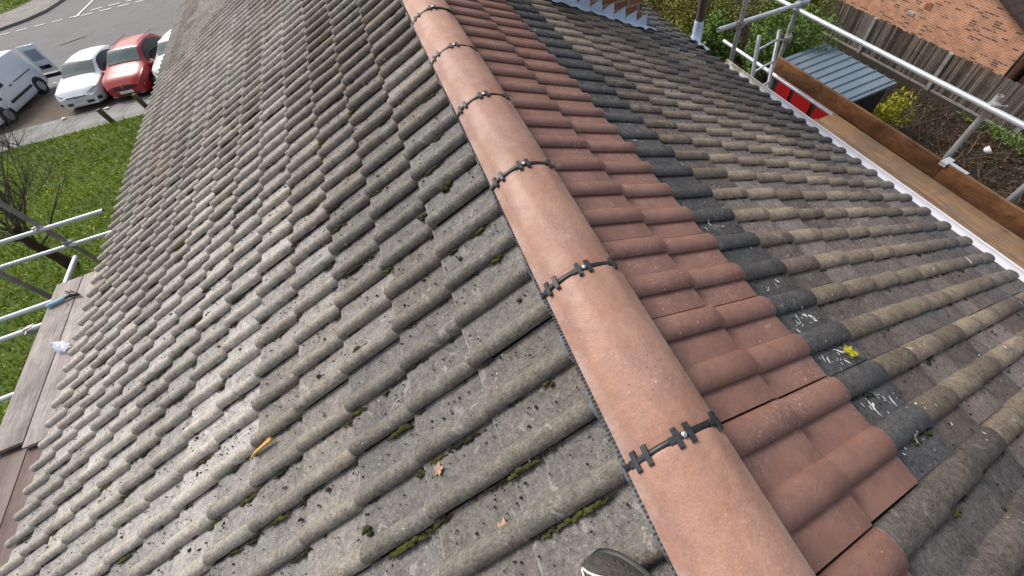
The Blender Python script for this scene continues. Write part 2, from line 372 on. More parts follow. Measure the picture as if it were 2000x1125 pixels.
fb.build('roof_underlay', M_felt, house)
fa = MB(); fa.box((2.66, HY0, -1.86), (2.69, HY1 - .5, -1.62)); fa.box((-3.24, HY0, -2.05), (-3.21, HY1 - .5, -1.86)); fa.build('fascia', M_fascia, house)
# gutter (half round, seen from above)
gx, gz_, gr = 2.880, -1.605, .066
g = MB(); n = 14; ys = np.linspace(HY0, 3.2, 60); vs = []; fs = []
for y in ys:
    for ro in (gr, gr - .006):
        for k in range(n + 1):
            a = math.pi * k / n; vs.append((gx + .015 - ro * math.cos(a), y, gz_ - ro * math.sin(a) * .85))
m_ = 2 * (n + 1)
for i in range(len(ys) - 1):
    for k in range(n):
        fs.append((i * m_ + k, (i + 1) * m_ + k, (i + 1) * m_ + k + 1, i * m_ + k + 1))
        fs.append((i * m_ + n + 1 + k, i * m_ + n + 2 + k, (i + 1) * m_ + n + 2 + k, (i + 1) * m_ + n + 1 + k))
    for k in (0, n): fs.append((i * m_ + k, i * m_ + n + 1 + k, (i + 1) * m_ + n + 1 + k, (i + 1) * m_ + k))
g.add(vs, fs)
g.tube([(gx + .015 + gr - .002, HY0, gz_ + .002), (gx + .015 + gr - .002, 3.2, gz_ + .002)], .007, 8)
g.tube([(gx + .015 + gr * .2, 3.19, gz_ - .0), (gx + .015, 3.2, gz_ - .06)], .004, 6)
g.build('gutter', M_pvc, house, angle=50)
# ridge
def arcpt(t, off=0, z_edge=0.0):      # t 0..1 across the ridge
    half, rise = .110, .054
    Rr = (half * half + rise * rise) / (2 * rise); a0 = math.asin(half / Rr); a = (t * 2 - 1) * a0
    return (math.sin(a) * (Rr + off), math.cos(a) * (Rr + off) - (Rr - rise))
def ridge_tile_mesh():
    m = MB(); n = 22; L = .444; vs = []; fs = []
    ysr = [0, .002, .006, .05, .12, .20, .28, .36, .42, L - .006, L - .002, L]
    for i, y in enumerate(ysr):
        e = -.003 if i in (0, len(ysr) - 1) else (-.001 if i in (1, len(ysr) - 2) else 0)
        for k in range(n + 1):
            x, z = arcpt(k / n, e + .0006 * math.sin(k * 1.3 + y * 9)); vs.append((x, y, z))
        for k in range(n, -1, -1):
            x, z = arcpt(k / n, -.013); vs.append((x, y, z))
    w_ = 2 * (n + 1)
    for i in range(len(ysr) - 1):
        for k in range(w_): fs.append((i * w_ + k, i * w_ + (k + 1) % w_, (i + 1) * w_ + (k + 1) % w_, (i + 1) * w_ + k))
    fs.append(tuple(range(w_))[::-1]); fs.append(tuple((len(ysr) - 1) * w_ + k for k in range(w_)))
    m.add(vs, fs); return m
def union_mesh():
    m = MB(); n = 24; vs = []; fs = []
    for (dy, off) in ((-.0065, -.012), (-.0065, .0022), (0, .0034), (.0065, .0022), (.0065, -.012)):
        for k in range(n + 1):
            x, z = arcpt(-.03 + 1.06 * k / n, off); vs.append((x, dy, z))
    for i in range(4):
        for k in range(n): fs.append((i * (n + 1) + k, (i + 1) * (n + 1) + k, (i + 1) * (n + 1) + k + 1, i * (n + 1) + k + 1))
    m.add(vs, fs); return m
def clamp_mesh(t, pair=True, screw=False):
    m = MB(); s_ = MB()
    def bar(tt, w_, l, h0, h1):
        ta, tb = tt - w_ / .24 / 2, tt + w_ / .24 / 2
        vs = []
        for y in (-l / 2, -l / 2 + .003, l / 2 - .003, l / 2):
            e = .002 if abs(y) > l / 2 - .002 else 0
            for (q, h) in ((ta, h0), (ta, h1 - e), (tb, h1 - e), (tb, h0)):
                x, z = arcpt(q, h); vs.append((x, y, z))
        fs = [(0, 1, 2, 3), (15, 14, 13, 12)]
        for i in range(3):
            for k in range(4): fs.append((i * 4 + k, (i + 1) * 4 + k, (i + 1) * 4 + (k + 1) % 4, i * 4 + (k + 1) % 4))
        m.add(vs, fs)
    if pair:
        bar(t - .055, .010, .041, -.002, .009); bar(t + .055, .010, .040, -.002, .009); bar(t, .030, .012, 0, .007)
    else: bar(t, .011, .041, -.002, .009)
    bar(t - (.10 if pair else .06), .012, .016, 0, .006)
    if screw:
        x, z = arcpt(t + .005, .0075); s_.sphere((x, 0, z), .0065, 10, 6, sq=(1, 1, .5))
    return m, s_
rt0 = ridge_tile_mesh().build('ridge_tile', M_ridge, house, angle=40)
un0 = union_mesh().build('ridge_union', M_black, rt0, smooth=True)
for t_, pr_, sw in ((.17, True, False), (.55, True, True), (.93, False, False)):
    a_, b_ = clamp_mesh(t_, pr_, sw); o = a_.build('clamp', M_clampgrey, rt0, angle=30)
    if sw: b_.build('screw', M_screw, rt0, smooth=True)
rt0.location = (0, 2.3532 + .003, 0)
for ch in [x for x in sc.collection.objects if x.parent == rt0]: ch.location = (0, -.003, 0)
for k in range(-22, 11):
    if k == 0: continue
    if HY1 - .9 < 2.3532 - .45 * k: continue
    c = copy_tree(rt0, house); c.location = (random.uniform(-.003, .003), 2.3532 + .003 - .45 * k, random.uniform(-.0015, .0015)); c.rotation_euler = (random.uniform(-.004, .004), random.uniform(-.018, .018), random.uniform(-.007, .007))
# vent roll with comb teeth below both ridge edges
vm = MB(); vb = MB()
for side in (-1, 1):
    pt = Lpt if side < 0 else Rpt
    vs = []; ys = np.arange(HY0, HY1 - .6, .0125)
    for y in ys:
        p = 0 if side < 0 else .0; ph = ((y - (1.0182 if side < 0 else .5102)) / MP) % 1.0; ph = min(ph, 1 - ph) * MP
        hh = .020 * max(0, 1 - (ph / .042) ** 2.3) ** .8 if ph < .042 else 0
        s_e = (.119 if side < 0 else .121) + .004 * math.sin(y * 31)
        vs += [(side * .095, y, -.016), pt(.116, y, hh + .002), pt(s_e + .004, y, hh - .004)]
    fs = []
    for i in range(len(ys) - 1):
        for k in range(2): fs.append((i * 3 + k, i * 3 + k + 1, (i + 1) * 3 + k + 1, (i + 1) * 3 + k))
    vm.add(vs, fs)
    y = -.7 if side < 0 else 99
    while y < 3.2:
        l = random.uniform(.004, .009); x0 = .100; x1 = .109 + l
        vb.box((min(side * x0, side * x1), y, -.006 - random.uniform(0, .003)), (max(side * x0, side * x1), y + .0045, -.001)); y += .0095
vm.build('ridge_vent_strip', M_vent, house); vb.build('vent_comb', M_clampgrey, house)

# chimney with stepped lead flashing
def brickmat(name, a, b, c3, mortar, scale=1., rot=(0, 0, 0), swap='XZ'):
    t = NT(name); sx = t.n('SeparateXYZ'); t.L(t.tc, sx.inputs[0]); cb = t.n('CombineXYZ')
    t.L(sx.outputs[0 if swap == 'XZ' else 1], cb.inputs[0]); t.L(sx.outputs[2], cb.inputs[1])
    br = t.n('TexBrick'); t.L(cb.outputs[0], br.inputs['Vector']); br.inputs['Scale'].default_value = 1
    br.inputs['Brick Width'].default_value = .225 * scale; br.inputs['Row Height'].default_value = .075 * scale; br.inputs['Mortar Size'].default_value = .009 * scale
    br.inputs['Color1'].default_value = (*a, 1); br.inputs['Color2'].default_value = (*b, 1); br.inputs['Mortar'].default_value = (*mortar, 1); br.inputs['Bias'].default_value = -.2
    cell = t.n('TexWhiteNoise', noise_dimensions='2D')
    fl = t.n('VectorMath', operation='MULTIPLY'); t.L(cb.outputs[0], fl.inputs[0]); fl.inputs[1].default_value = (1 / (.225 * scale), 1 / (.075 * scale), 0)
    ff = t.n('VectorMath', operation='FLOOR'); t.L(fl.outputs[0], ff.inputs[0]); t.L(ff.outputs[0], cell.inputs['Vector'])
    mk = t.math('MULTIPLY', t.ramp(cell.outputs['Value'], [(.83, 0.), (.86, .9)]), t.math('SUBTRACT', 1., br.outputs['Fac']))
    c = t.mix(mk, br.outputs['Color'], c3); c = t.mix(1., c, t.ramp(t.noise(3, 5), [(.3, .75), (.7, 1.2)]), 'MULTIPLY')
    t.bump(t.math('SUBTRACT', t.noise(60), br.outputs['Fac']), .4, .01); return t.fin(c, .85, .3)
M_chim = brickmat('chimney_brick', (.30, .12, .06), (.22, .09, .05), (.12, .06, .05), (.35, .30, .26))
ch = MB(); ch.box((1.0, 3.55, -1.6), (2.06, 4.25, .75)); ch.box((.96, 3.51, .75), (2.10, 4.29, .9)); ch.box((1.03, 3.58, .9), (2.03, 4.22, .98))
chim = ch.build('chimney', M_chim, house)
pot = MB()
for px in (1.28, 1.78):
    pot.pipe((px, 3.9, .97), (px, 3.9, 1.35), .12, .10)
pot.build('chimney_pots', M_ridge, chim, angle=40)
fl_ = MB()
def quad_slab(m, q, dn, mi=0):
    q = [Vector(p) for p in q]; dn = Vector(dn); m.add(q + [p + dn for p in q], [(3, 2, 1, 0), (4, 5, 6, 7), (0, 1, 5, 4), (1, 2, 6, 5), (2, 3, 7, 6), (3, 0, 4, 7)], None, mi)
x = 1.0
while x < 2.04:                       # saw tooth pieces up the brickwork
    zb = ZR - x * math.tan(PR); zb2 = ZR - (x + .13) * math.tan(PR)
    m_v = [(x, 3.546, zb - .01), (x + .128, 3.546, zb2 - .01), (x + .126, 3.540, zb2 + .15), (x + .01, 3.546, zb + .035)]
    quad_slab(fl_, m_v, (0, -.005, 0)); x += .125
# dressed apron over the tiles in front of the stack
n_ = 34; vs = []; fs = []
for i in range(n_ + 1):
    s = 1.1 + (2.52 - 1.1) * i / n_
    for j in range(8):
        y = 3.545 - (.085 if i < n_ - 3 else .06) * j / 7 - .010 * math.sin(i * 1.7) * (j == 7)
        ph = ((y - .5102) / MP) % 1.0; ph = min(ph, 1 - ph) * MP; hh = .024 * max(0, 1 - (ph / .042) ** 2.3) if ph < .042 else 0
        vs.append(Rpt(s, y, hh + .004 + .003 * math.sin(i * .9 + j)))
for i in range(n_):
    for j in range(7): fs.append((i * 8 + j, i * 8 + j + 1, (i + 1) * 8 + j + 1, (i + 1) * 8 + j))
fl_.add(vs, fs)
fl_.build('lead_flashing', M_lead, chim, angle=50)
# brown soil pipe at the eave with a lead collar
M_pipe = simple('brown_pipe', (.045, .03, .026), .55, .3, 12)
pm = MB(); pm.pipe((2.885, 3.66, -7.6), (2.885, 3.66, .35), .043, .036); pipe = pm.build('vent_pipe', M_pipe, house, smooth=True)
lm = MB(); lm.tube([(2.885, 3.66, -1.66), (2.885, 3.66, -1.58), (2.885, 3.66, -1.36), (2.885, 3.66, -1.345)], [.075, .058, .052, .047], 14)
vs = []; fs = []
for i in range(16):
    y = 3.70 - .42 * i / 15
    for j in range(5):
        s = 3.17 + .17 * j / 4 * (1 - .5 * i / 15) + .01 * math.sin(i * 2.2)
        vs.append(Rpt(s, y, .022 + .012 * math.sin(i * 1.4) - .014 * j / 4))
for i in range(15):
    for j in range(4): fs.append((i * 5 + j, i * 5 + j + 1, (i + 1) * 5 + j + 1, (i + 1) * 5 + j))
lm.add(vs, fs); lm.build('lead_collar', M_lead, pipe, angle=50)

# ---------------------------------------------------------------- ground
SLP = .085
def gh(x, y):
    k = max(0., min(1., (-x - 3) / 5)); k = k * k * (3 - 2 * k)
    return -7.5 - SLP * max(0., y - 18.5) * k
def sheet(x0, x1, y0, y1, nx, ny, dz, name, mat, kind='structure', label=None, edge=None):
    V = []; F = []
    for j in range(ny + 1):
        for i in range(nx + 1):
            x = x0 + (x1 - x0) * i / nx; y = y0 + (y1 - y0) * j / ny
            if edge: x, y = edge(x, y)
            V.append((x, y, gh(x, y) + dz))
    for j in range(ny):
        for i in range(nx): a = j * (nx + 1) + i; F.append((a, a + 1, a + nx + 2, a + nx + 1))
    o = npmesh(name, V, F, mat, smooth=True); tag(o, kind=kind)
    if label: o['label'] = label
    return o
def groundmat(name, cols, s1=.6, s2=8, rough=.95, bump=.5, grit=120):
    t = NT(name); c = t.mix(t.ramp(t.noise(s1, 5), [(.35, 0.), (.65, 1.)]), cols[0], cols[1])
    c = t.mix(t.ramp(t.noise(s2, 6, .7), [(.45, 0.), (.7, .85)]), c, cols[2])
    c = t.mix(1., c, t.ramp(t.noise(grit, 2), [(.3, .75), (.7, 1.25)]), 'MULTIPLY'); t.bump(t.noise(s2 * 4, 5), bump, .03); return t.fin(c, rough, .3)
M_ground = groundmat('earth', [(.10, .085, .06), (.07, .075, .04), (.05, .045, .03)])
M_asphalt = groundmat('asphalt', [(.150, .145, .150), (.175, .168, .172), (.125, .12, .125)], .25, 1.2, .8, .2, 60)
M_grassb = groundmat('grass_base', [(.09, .15, .018), (.07, .11, .018), (.05, .075, .018)], .5, 5)
M_dirt = groundmat('parking_dirt', [(.16, .125, .095), (.12, .095, .075), (.085, .07, .05)], .8, 5, .9)
M_soil = groundmat('garden_soil', [(.035, .026, .018), (.026, .024, .012), (.018, .016, .01)], .8, 5)
def slabmat():
    t = NT('paving_slabs'); mp = t.mapped((1, 1, 1), (0, 0, .12)); br = t.n('TexBrick'); t.L(mp, br.inputs['Vector']); br.inputs['Scale'].default_value = 1; br.offset = 0
    br.inputs['Brick Width'].default_value = .9; br.inputs['Row Height'].default_value = .9; br.inputs['Mortar Size'].default_value = .012
    br.inputs['Color1'].default_value = (.24, .24, .235, 1); br.inputs['Color2'].default_value = (.30, .30, .30, 1); br.inputs['Mortar'].default_value = (.07, .08, .05, 1)
    c = t.mix(t.ramp(t.noise(1.3, 5, .7), [(.45, 0.), (.68, .8)]), br.outputs['Color'], (.16, .145, .11)); c = t.mix(1., c, t.ramp(t.noise(60, 3), [(.3, .85), (.7, 1.12)]), 'MULTIPLY'); return t.fin(c, .8, .3)
M_slab = slabmat(); M_kerb = simple('kerb_concrete', (.22, .22, .20), .85, .25, 6); M_paint = simple('road_paint', (.68, .68, .66), .7, .15, 8)
sheet(-260, 260, -120, 320, 104, 88, -.03, 'ground', M_ground)
sheet(-110, -3.2, 22.6, 62, 60, 20, .004 - .03 + .01, 'road', M_asphalt)
sheet(-60, -3.25, 20.4, 24.3, 60, 6, -.004, 'parking_bay', M_dirt, edge=lambda x, y: (x, y + (x + 12) * -.10))
sheet(-50, -3.3, 18.95, 21.0, 60, 6, .02, 'pavement', M_slab, edge=lambda x, y: (x, y + (x + 12) * -.07 if y > 20 else y + (x + 12) * -.09))
sheet(-46, -3.3, -20, 19.2, 60, 60, .03, 'lawn', M_grassb, edge=lambda x, y: (x, y + (x + 12) * -.085) if y > 15 else (x, y))
# far verge, pavement with kerb, road markings
sheet(-90, -22.8, 41.4, 56, 20, 10, .14, 'pavement', simple('far_pavement', (.19, .185, .17), .85, .25, 2), edge=lambda x, y: (x + (y - 41) * .33 * 0, y + (x + 24) * -.95 * 0 + max(0, -x - 22.8) * .0))
def stripe(name, pts, wdt, dz, mat):
    m = MB(); vs = []
    for i, p in enumerate(pts):
        a = Vector(pts[max(i - 1, 0)]); b = Vector(pts[min(i + 1, len(pts) - 1)]); t = (b - a).normalized(); nrm = Vector((-t.y, t.x)) * wdt / 2
        for s in (-1, 1): x = p[0] + nrm.x * s; y = p[1] + nrm.y * s; vs.append((x, y, gh(x, y) + dz))
    m.add(vs, [(2 * i, 2 * i + 1, 2 * i + 3, 2 * i + 2) for i in range(len(pts) - 1)]); return m
mk = MB()
def addm(m): mk.add(m.v, m.f)
for i in range(12):
    x = -24.1 - 1.05 + 1.05 * i - 4 * 1.05
    if x < -19.9: addm(stripe('', [(x, 39.55), (x + .62, 39.55)], .17, .012, None))
for i in range(9):
    x = -19.1 + i * 1.12
    for yy in (39.25, 40.25): addm(stripe('', [(x + (.25 if yy > 40 else 0), yy), (x + .72 + (.25 if yy > 40 else 0), yy)], .2, .012, None))
addm(stripe('', [(-19.45, 39.3), (-19.75, 44.3), (-20.2, 50)], .16, .012, None))
tag(mk.build('road_markings', M_paint), kind='structure')
tag(stripe('', [(-18.3, 33.2), (-17.1, 33.7)], .5, .0, M_asphalt).build('road_patch', simple('tar_patch', (.09, .088, .09), .7, .2, 4)), kind='structure').location.z = .012
pv = MB()
pvpts = [(-80, 33.5), (-24.6, 40.9), (-23.4, 41.9), (-22.7, 43.4), (-22.5, 46.4), (-22.4, 60)]
kb = stripe('', pvpts, .28, .13, None); vv = []
for i, p in enumerate(pvpts): vv += [(p[0], p[1], gh(*p) + .12), (p[0] - 60, p[1] + 45, gh(p[0] - 60, p[1] + 45) + .12)]
bpy.data.objects.remove(bpy.data.objects['pavement.001'])
pv = MB(); inner = [(-80, 38.5), (-26.9, 45.4), (-25.9, 47.0), (-25.3, 49.2), (-25.2, 54), (-25.2, 60)]
vs = []
for a, b in zip(pvpts, inner): vs += [(a[0], a[1], gh(*a) + .13), (b[0], b[1], gh(*b) + .13)]
pv.add(vs, [(2 * i, 2 * i + 2, 2 * i + 3, 2 * i + 1) for i in range(5)])
tag(pv.build('pavement', simple('far_pavement_grey', (.20, .19, .17), .85, .3, 1.5)), kind='structure')
lw = MB(); vs = []
for b in inner: vs += [(b[0], b[1], gh(*b) + .15), (b[0] - 40, b[1] + 22, gh(b[0] - 40, b[1] + 22) + .15)]
lw.add(vs, [(2 * i, 2 * i + 2, 2 * i + 3, 2 * i + 1) for i in range(5)]); tag(lw.build('verge', M_grassb), kind='structure')
kk = MB()
for i in range(len(pvpts) - 1):
    a = Vector(pvpts[i]); b = Vector(pvpts[i + 1]); t = (b - a).normalized(); nn = Vector((-t.y, t.x)) * .07
    q = [a - nn, b - nn, b + nn, a + nn]
    kk.add([(p.x, p.y, gh(p.x, p.y) + .15) for p in q] + [(p.x, p.y, gh(p.x, p.y) - .05) for p in q], [(0, 1, 2, 3), (0, 4, 5, 1), (1, 5, 6, 2), (2, 6, 7, 3), (3, 7, 4, 0)])
tag(kk.build('kerb', M_kerb), kind='structure')
sheet(2.7, 60, -30, 60, 20, 20, .0, 'garden_bed', M_soil)

# ---------------------------------------------------------------- leaves, grass, twigs
def leafmat(name, a, b, c3, sc_=1.2):
    t = NT(name); A = t.attr(); c = t.mix(A[0], a, b); c = t.mix(t.ramp(A[1], [(.6, 0.), (1., 1.)]), c, c3)
    c = t.mix(1., c, t.ramp(t.noise(.55, 4, .6), [(.3, (.62, .72, .7)), (.68, (1.25, 1.1, 1.))]), 'MULTIPLY') if 'grass' in name else c; return t.fin(c, .6, .3)
M_grass = leafmat('grass_blades', (.19, .27, .02), (.38, .48, .04), (.48, .52, .07))
M_leaf_y = leafmat('conifer_leaf', (.10, .125, .02), (.24, .25, .05), (.36, .34, .08))
M_leaf_g = leafmat('green_leaf', (.05, .11, .02), (.13, .24, .04), (.24, .33, .08))
M_leaf_yl = leafmat('yellow_leaf', (.16, .22, .02), (.45, .40, .03), (.62, .52, .05))
M_leaf_br = leafmat('brown_leaf', (.05, .025, .015), (.11, .05, .03), (.17, .10, .05))
M_bark = simple('bark', (.045, .03, .022), .9, .4, 12, bump=.5); M_twig = simple('twig', (.12, .10, .085), .9, .5, 3)
def leafcloud(name, pts, size, mat, parent=None, aspect=2.2, kind=None, upright=0.):
    n = len(pts); P = np.asarray(pts, float)
    d1 = rng.normal(size=(n, 3)); d1[:, 2] = d1[:, 2] * (1 + upright) + upright * 1.2; d1 /= np.linalg.norm(d1, axis=1)[:, None]
    d2 = np.cross(d1, rng.normal(size=(n, 3))); d2 /= np.linalg.norm(d2, axis=1)[:, None]
    L = size * rng.uniform(.6, 1.3, (n, 1)); W = L / aspect
    V = np.stack([P - d2 * W * .5, P + d1 * L * .5 - d2 * W * .35, P + d1 * L, P + d1 * L * .5 + d2 * W * .5], 1).reshape(-1, 3)
    F = np.arange(4 * n).reshape(n, 4); cols = np.repeat(np.stack([rng.uniform(0, 1, n), rng.uniform(0, 1, n), np.zeros(n), np.ones(n)], 1), 4, 0)
    o = npmesh(name, V, F, mat, cols, parent)
    return o
def clumps(c, rad, n, k=14, spread=.38):
    """points gathered in uneven lumps inside an ellipsoid"""
    cs = rng.normal(size=(k, 3)); cs /= np.linalg.norm(cs, axis=1)[:, None]; cs *= rng.uniform(.35, .95, (k, 1))
    w_ = rng.uniform(.3, 1, k); idx = rng.choice(k, n, p=w_ / w_.sum())
    q = rng.normal(size=(n, 3)); q /= np.linalg.norm(q, axis=1)[:, None]; q *= spread * rng.uniform(.5, 1, (n, 1)) ** .5 * (.6 + w_[idx][:, None])
    return np.asarray(c) + (cs[idx] + q) * np.asarray(rad)
# lawn blades
n = 90000
X = rng.uniform(-19, -3.4, n); Y = rng.uniform(.5, 19.6, n)
keep = (Y < 19.1 + (X + 12) * -.085); X, Y = X[keep], Y[keep]
Z = np.array([gh(x, y) for x, y in zip(X, Y)]) + .02
gr_ = leafcloud('grass', np.stack([X, Y, Z], 1), .13, M_grass, aspect=3.0, upright=.8); tag(gr_, kind='stuff')
n = 9000; X = rng.uniform(-38, -25.4, n); Y = rng.uniform(40, 56, n); 
keep = Y > np.interp(X, [-80, -26.9, -25.9, -25.2], [38.5, 45.4, 47, 53]); X, Y = X[keep], Y[keep]
tag(leafcloud('grass', np.stack([X, Y, np.array([gh(x, y) for x, y in zip(X, Y)]) + .13], 1), .22, M_grass, aspect=2, upright=.5), kind='stuff')

def branch(m, p, d, L, r, depth, spread=.6, n=5, up=.12):
    pts = [Vector(p)]; rr = [r]; d = Vector(d).normalized()
    for i in range(4):
        d = (d + Vector((random.uniform(-1, 1), random.uniform(-1, 1), random.uniform(-.7, 1) * .8)) * .22 + Vector((0, 0, up * .3))).normalized()
        pts.append(pts[-1] + d * L / 4); rr.append(r * (1 - .16 * (i + 1)))
    m.tube(pts, rr, 6 if r > .015 else 4)
    if depth > 0:
        for _ in range(n):
            i = random.randint(1, 4); q = (d + Vector((random.uniform(-1, 1), random.uniform(-1, 1), random.uniform(-.6, .9))) * spread * 1.5).normalized()
            branch(m, pts[i], q, L * random.uniform(.5, .8), rr[i] * .55, depth - 1, spread, n, up)
tb = empty('bare_tree', (-10.75, 11.4, -7.5), 'leafless dark tree spreading twigs over the lawn beside the scaffold', 'tree')
m = MB(); m.tube([(0, 0, -.1), (.02, 0, .4), (-.06, .05, 1.0), (0, .1, 1.6)], [.16, .12, .10, .08], 10); m.build('trunk', M_bark, tb, smooth=True)
m = MB()
for a in range(11):
    an = a * .9 + .3; branch(m, (0, .06, .9 + .07 * a), (math.cos(an), math.sin(an), .8 + .5 * (a % 2)), random.uniform(1.6, 2.4), .03, 3, .62, 4)
for a in range(5): branch(m, (0, .1, 1.3), (1.1 - .25 * a, .4 * a - .7, 1.0), 3.0, .032, 3, .6, 4)
m.build('crown', M_twig, tb, smooth=True)
ts = empty('bare_shrub', (-15.0, 19.6, -7.6), 'tangled leafless shrub by the pavement near the white van', 'shrub')
m = MB()
for a in range(9): branch(m, (random.uniform(-.2, .2), random.uniform(-.2, .2), 0), (math.cos(a * .7), math.sin(a * .7), .9), .8, .018, 2, .7, 4)
m.build('branches', M_twig, ts)
M_wallbr = None

def bush(name, label, c, rad, n, size, mat, cat='bush', group=None, stem=True, up=.3, k=16):
    t = empty(name, (c[0], c[1], -7.5), label, cat, group)
    if stem:
        m = MB()
        for a in range(5): branch(m, (random.uniform(-.1, .1), random.uniform(-.1, .1), -.05), (math.cos(a * 1.3), math.sin(a * 1.3), 1.6), rad[2] * 1.3, .03, 1, .5, 3)
        m.build('stems', M_bark, t)
    zc = c[2] + 7.5
    o = leafcloud('foliage', clumps((0, 0, zc), rad, n, k), size, mat, t, upright=up)
    return t
bush('conifer_bush', 'yellow green feathery conifer bush behind the brown vent pipe', (10.3, 14.2, -6.4), (1.3, 1.6, 1.4), 15000, .10, M_leaf_y)
bush('conifer_bush', 'tall yellow green conifer beyond the scaffold corner at the top of the roof', (9.6, 11.7, -6.5), (1.1, 1.2, 1.3), 12000, .10, M_leaf_y)
bush('garden_shrub', 'dark green shrub at the far roof corner left of the pipe', (10.8, 17.8, -6.1), (1.8, 1.8, 1.6), 12000, .12, M_leaf_g, 'shrub')
bush('garden_shrub', 'bright green leafy shrub leaning over the end of the shed roof', (9.6, 7.8, -5.6), (.95, .8, 1.25), 9000, .11, M_leaf_g, 'shrub')
bush('garden_shrub', 'lime green shrub between the shed and the board fence', (11.2, 9.6, -5.7), (.95, 1.1, 1.3), 12000, .10, M_leaf_y, 'shrub')
bush('garden_shrub', 'small green shrub seen through the scaffold corner tubes', (8.7, 9.6, -6.3), (.7, .7, .9), 5000, .12, M_leaf_g, 'shrub')
bush('brown_shrub', 'rust brown shrub beneath the scaffold ladder', (8.2, 8.6, -6.9), (.9, .8, .6), 5000, .10, M_leaf_br, 'shrub')
bush('brown_shrub', 'rust brown undergrowth beyond the scaffold corner', (9.7, 9.9, -7.0), (1.2, 1.2, .55), 5000, .10, M_leaf_br, 'shrub')
bush('yellow_shrub', 'yellow flowering shrub growing at the end of the garden shed', (11.15, 5.3, -6.75), (.5, .42, .85), 1500, .11, M_leaf_yl, 'shrub', k=16)
# brambles along the fence
bm_ = empty('bramble_patch', (12.3, 3.6, -7.5), 'brown tangled leafless brambles between walkway and fence', 'brambles')
m = MB()
for a in range(150):
    p = (random.uniform(-1.0, 1.0), random.uniform(-3.6, 2.6), -.02); an = random.uniform(0, 6.28)
    branch(m, p, (math.cos(an), math.sin(an), random.uniform(.3, 1.2)), random.uniform(.4, .9), random.uniform(.006, .012), 1, .8, 2, -.1)
m.build('stems', simple('bramble_stem', (.17, .12, .085), .9, .4, 5), bm_)
leafcloud('dead_leaves', np.stack([rng.uniform(-1.3, 1.2, 5000), rng.uniform(-4, 2.8, 5000), rng.uniform(0, .12, 5000)], 1), .09, M_leaf_br, bm_)
leafcloud('low_leaves', clumps((1.15, -1.2, .12), (.35, 2.6, .22), 4200, 18, .3), .08, M_leaf_g, bm_)
pt_ = MB(); pt_.tube([(0, 0, 0), (0, 0, .02), (0, 0, .13), (0, 0, .135), (0, 0, .05)], [.06, .08, .11, .09, .07], 14)
pt_o = pt_.build('plant_pot', simple('white_plastic', (.75, .75, .76), .5, .1), smooth=True); pt_o.location = (12.68, 3.38, -7.4); pt_o.rotation_euler = (.5, .7, 0)
tag(pt_o, 'small white plant pot tipped over among the brown brambles', 'plant pot')

# ---------------------------------------------------------------- fence
def fencemat():
    t = NT('weathered_fence_board'); A = t.attr(); c = t.mix(A[0], (.06, .048, .040), (.27, .24, .205))
    v = t.mapped((1, 14, 1)); c = t.mix(1., c, t.ramp(t.noise(2, 5, vec=v), [(.3, .6), (.7, 1.25)]), 'MULTIPLY'); return t.fin(c, .9, .2)
M_fence = fencemat(); M_conc = simple('concrete_post', (.30, .30, .28), .85, .25, 6)
fe = empty('garden_fence', (14, 5, -7.6), 'weathered grey board fence with concrete posts below the orange brick wall', 'fence')
for i in range(-2, 8):
    y0 = 5.97 - 5 + 2.5 * i - 5; m = MB(); y = y0 + .07
    while y < y0 + 2.43:
        c = random.random(); tl = random.uniform(-.02, .02)
        m.box((.0 + tl * .3, y, .16), (.02 + tl * .3, y + .046, 1.28 + tl), (c, 0, 0, 1)); y += .058
    o = m.build('fence_panel', M_fence, fe)
    m = MB(); m.box((-.02, y0 + .07, -.1), (.03, y0 + 2.43, .155)); m.build('gravel_board', M_conc, fe)
    m = MB(); m.box((-.06, y0 - .055, -.1), (.06, y0 + .055, 1.27), bev=.01); m.build('post', M_conc, fe)
for o in sc.collection.objects:
    if o.parent == fe: o.location.y = -5

# neighbour's brick building
M_brk = brickmat('orange_brick', (.68, .31, .18), (.60, .26, .14), (.20, .09, .06), (.66, .52, .40), swap='YZ', scale=.85)
nb = empty('brick_building', (15.5, 9, -7.6), 'orange brick building gable beyond the board fence', 'building')
bx_ = 15.5; ye = 5.0; yr_ = 12.5; ze = -5.95; zr2 = ze + (yr_ - ye) * .47
m = MB(); m.add([(0, ye - 9, 0), (0, ye - 9, ze + 7.6), (0, yr_ - 9, zr2 + 7.6), (0, 2 * yr_ - ye - 9, ze + 7.6), (0, 2 * yr_ - ye - 9, 0)] + [(9, ye - 9, 0), (9, ye - 9, ze + 7.6), (9, yr_ - 9, zr2 + 7.6), (9, 2 * yr_ - ye - 9, ze + 7.6), (9, 2 * yr_ - ye - 9, 0)],
                [(0, 1, 2, 3, 4), (9, 8, 7, 6, 5), (0, 5, 6, 1), (4, 3, 8, 9)])
m.build('wall', M_brk, nb)
def ptile():
    t = NT('plain_brown_tile'); br = t.n('TexBrick'); sx = t.n('SeparateXYZ'); t.L(t.tc, sx.inputs[0]); cb = t.n('CombineXYZ'); t.L(sx.outputs[0], cb.inputs[0]); t.L(sx.outputs[1], cb.inputs[1]); t.L(cb.outputs[0], br.inputs['Vector'])
    br.inputs['Scale'].default_value = 1; br.inputs['Brick Width'].default_value = .3; br.inputs['Row Height'].default_value = .25; br.inputs['Mortar Size'].default_value = .012
    br.inputs['Color1'].default_value = (.075, .045, .035, 1); br.inputs['Color2'].default_value = (.055, .035, .03, 1); br.inputs['Mortar'].default_value = (.015, .01, .01, 1)
    t.bump(br.outputs['Fac'], -.5, .02); return t.fin(br.outputs['Color'], .8)
m = MB(); zo = .07
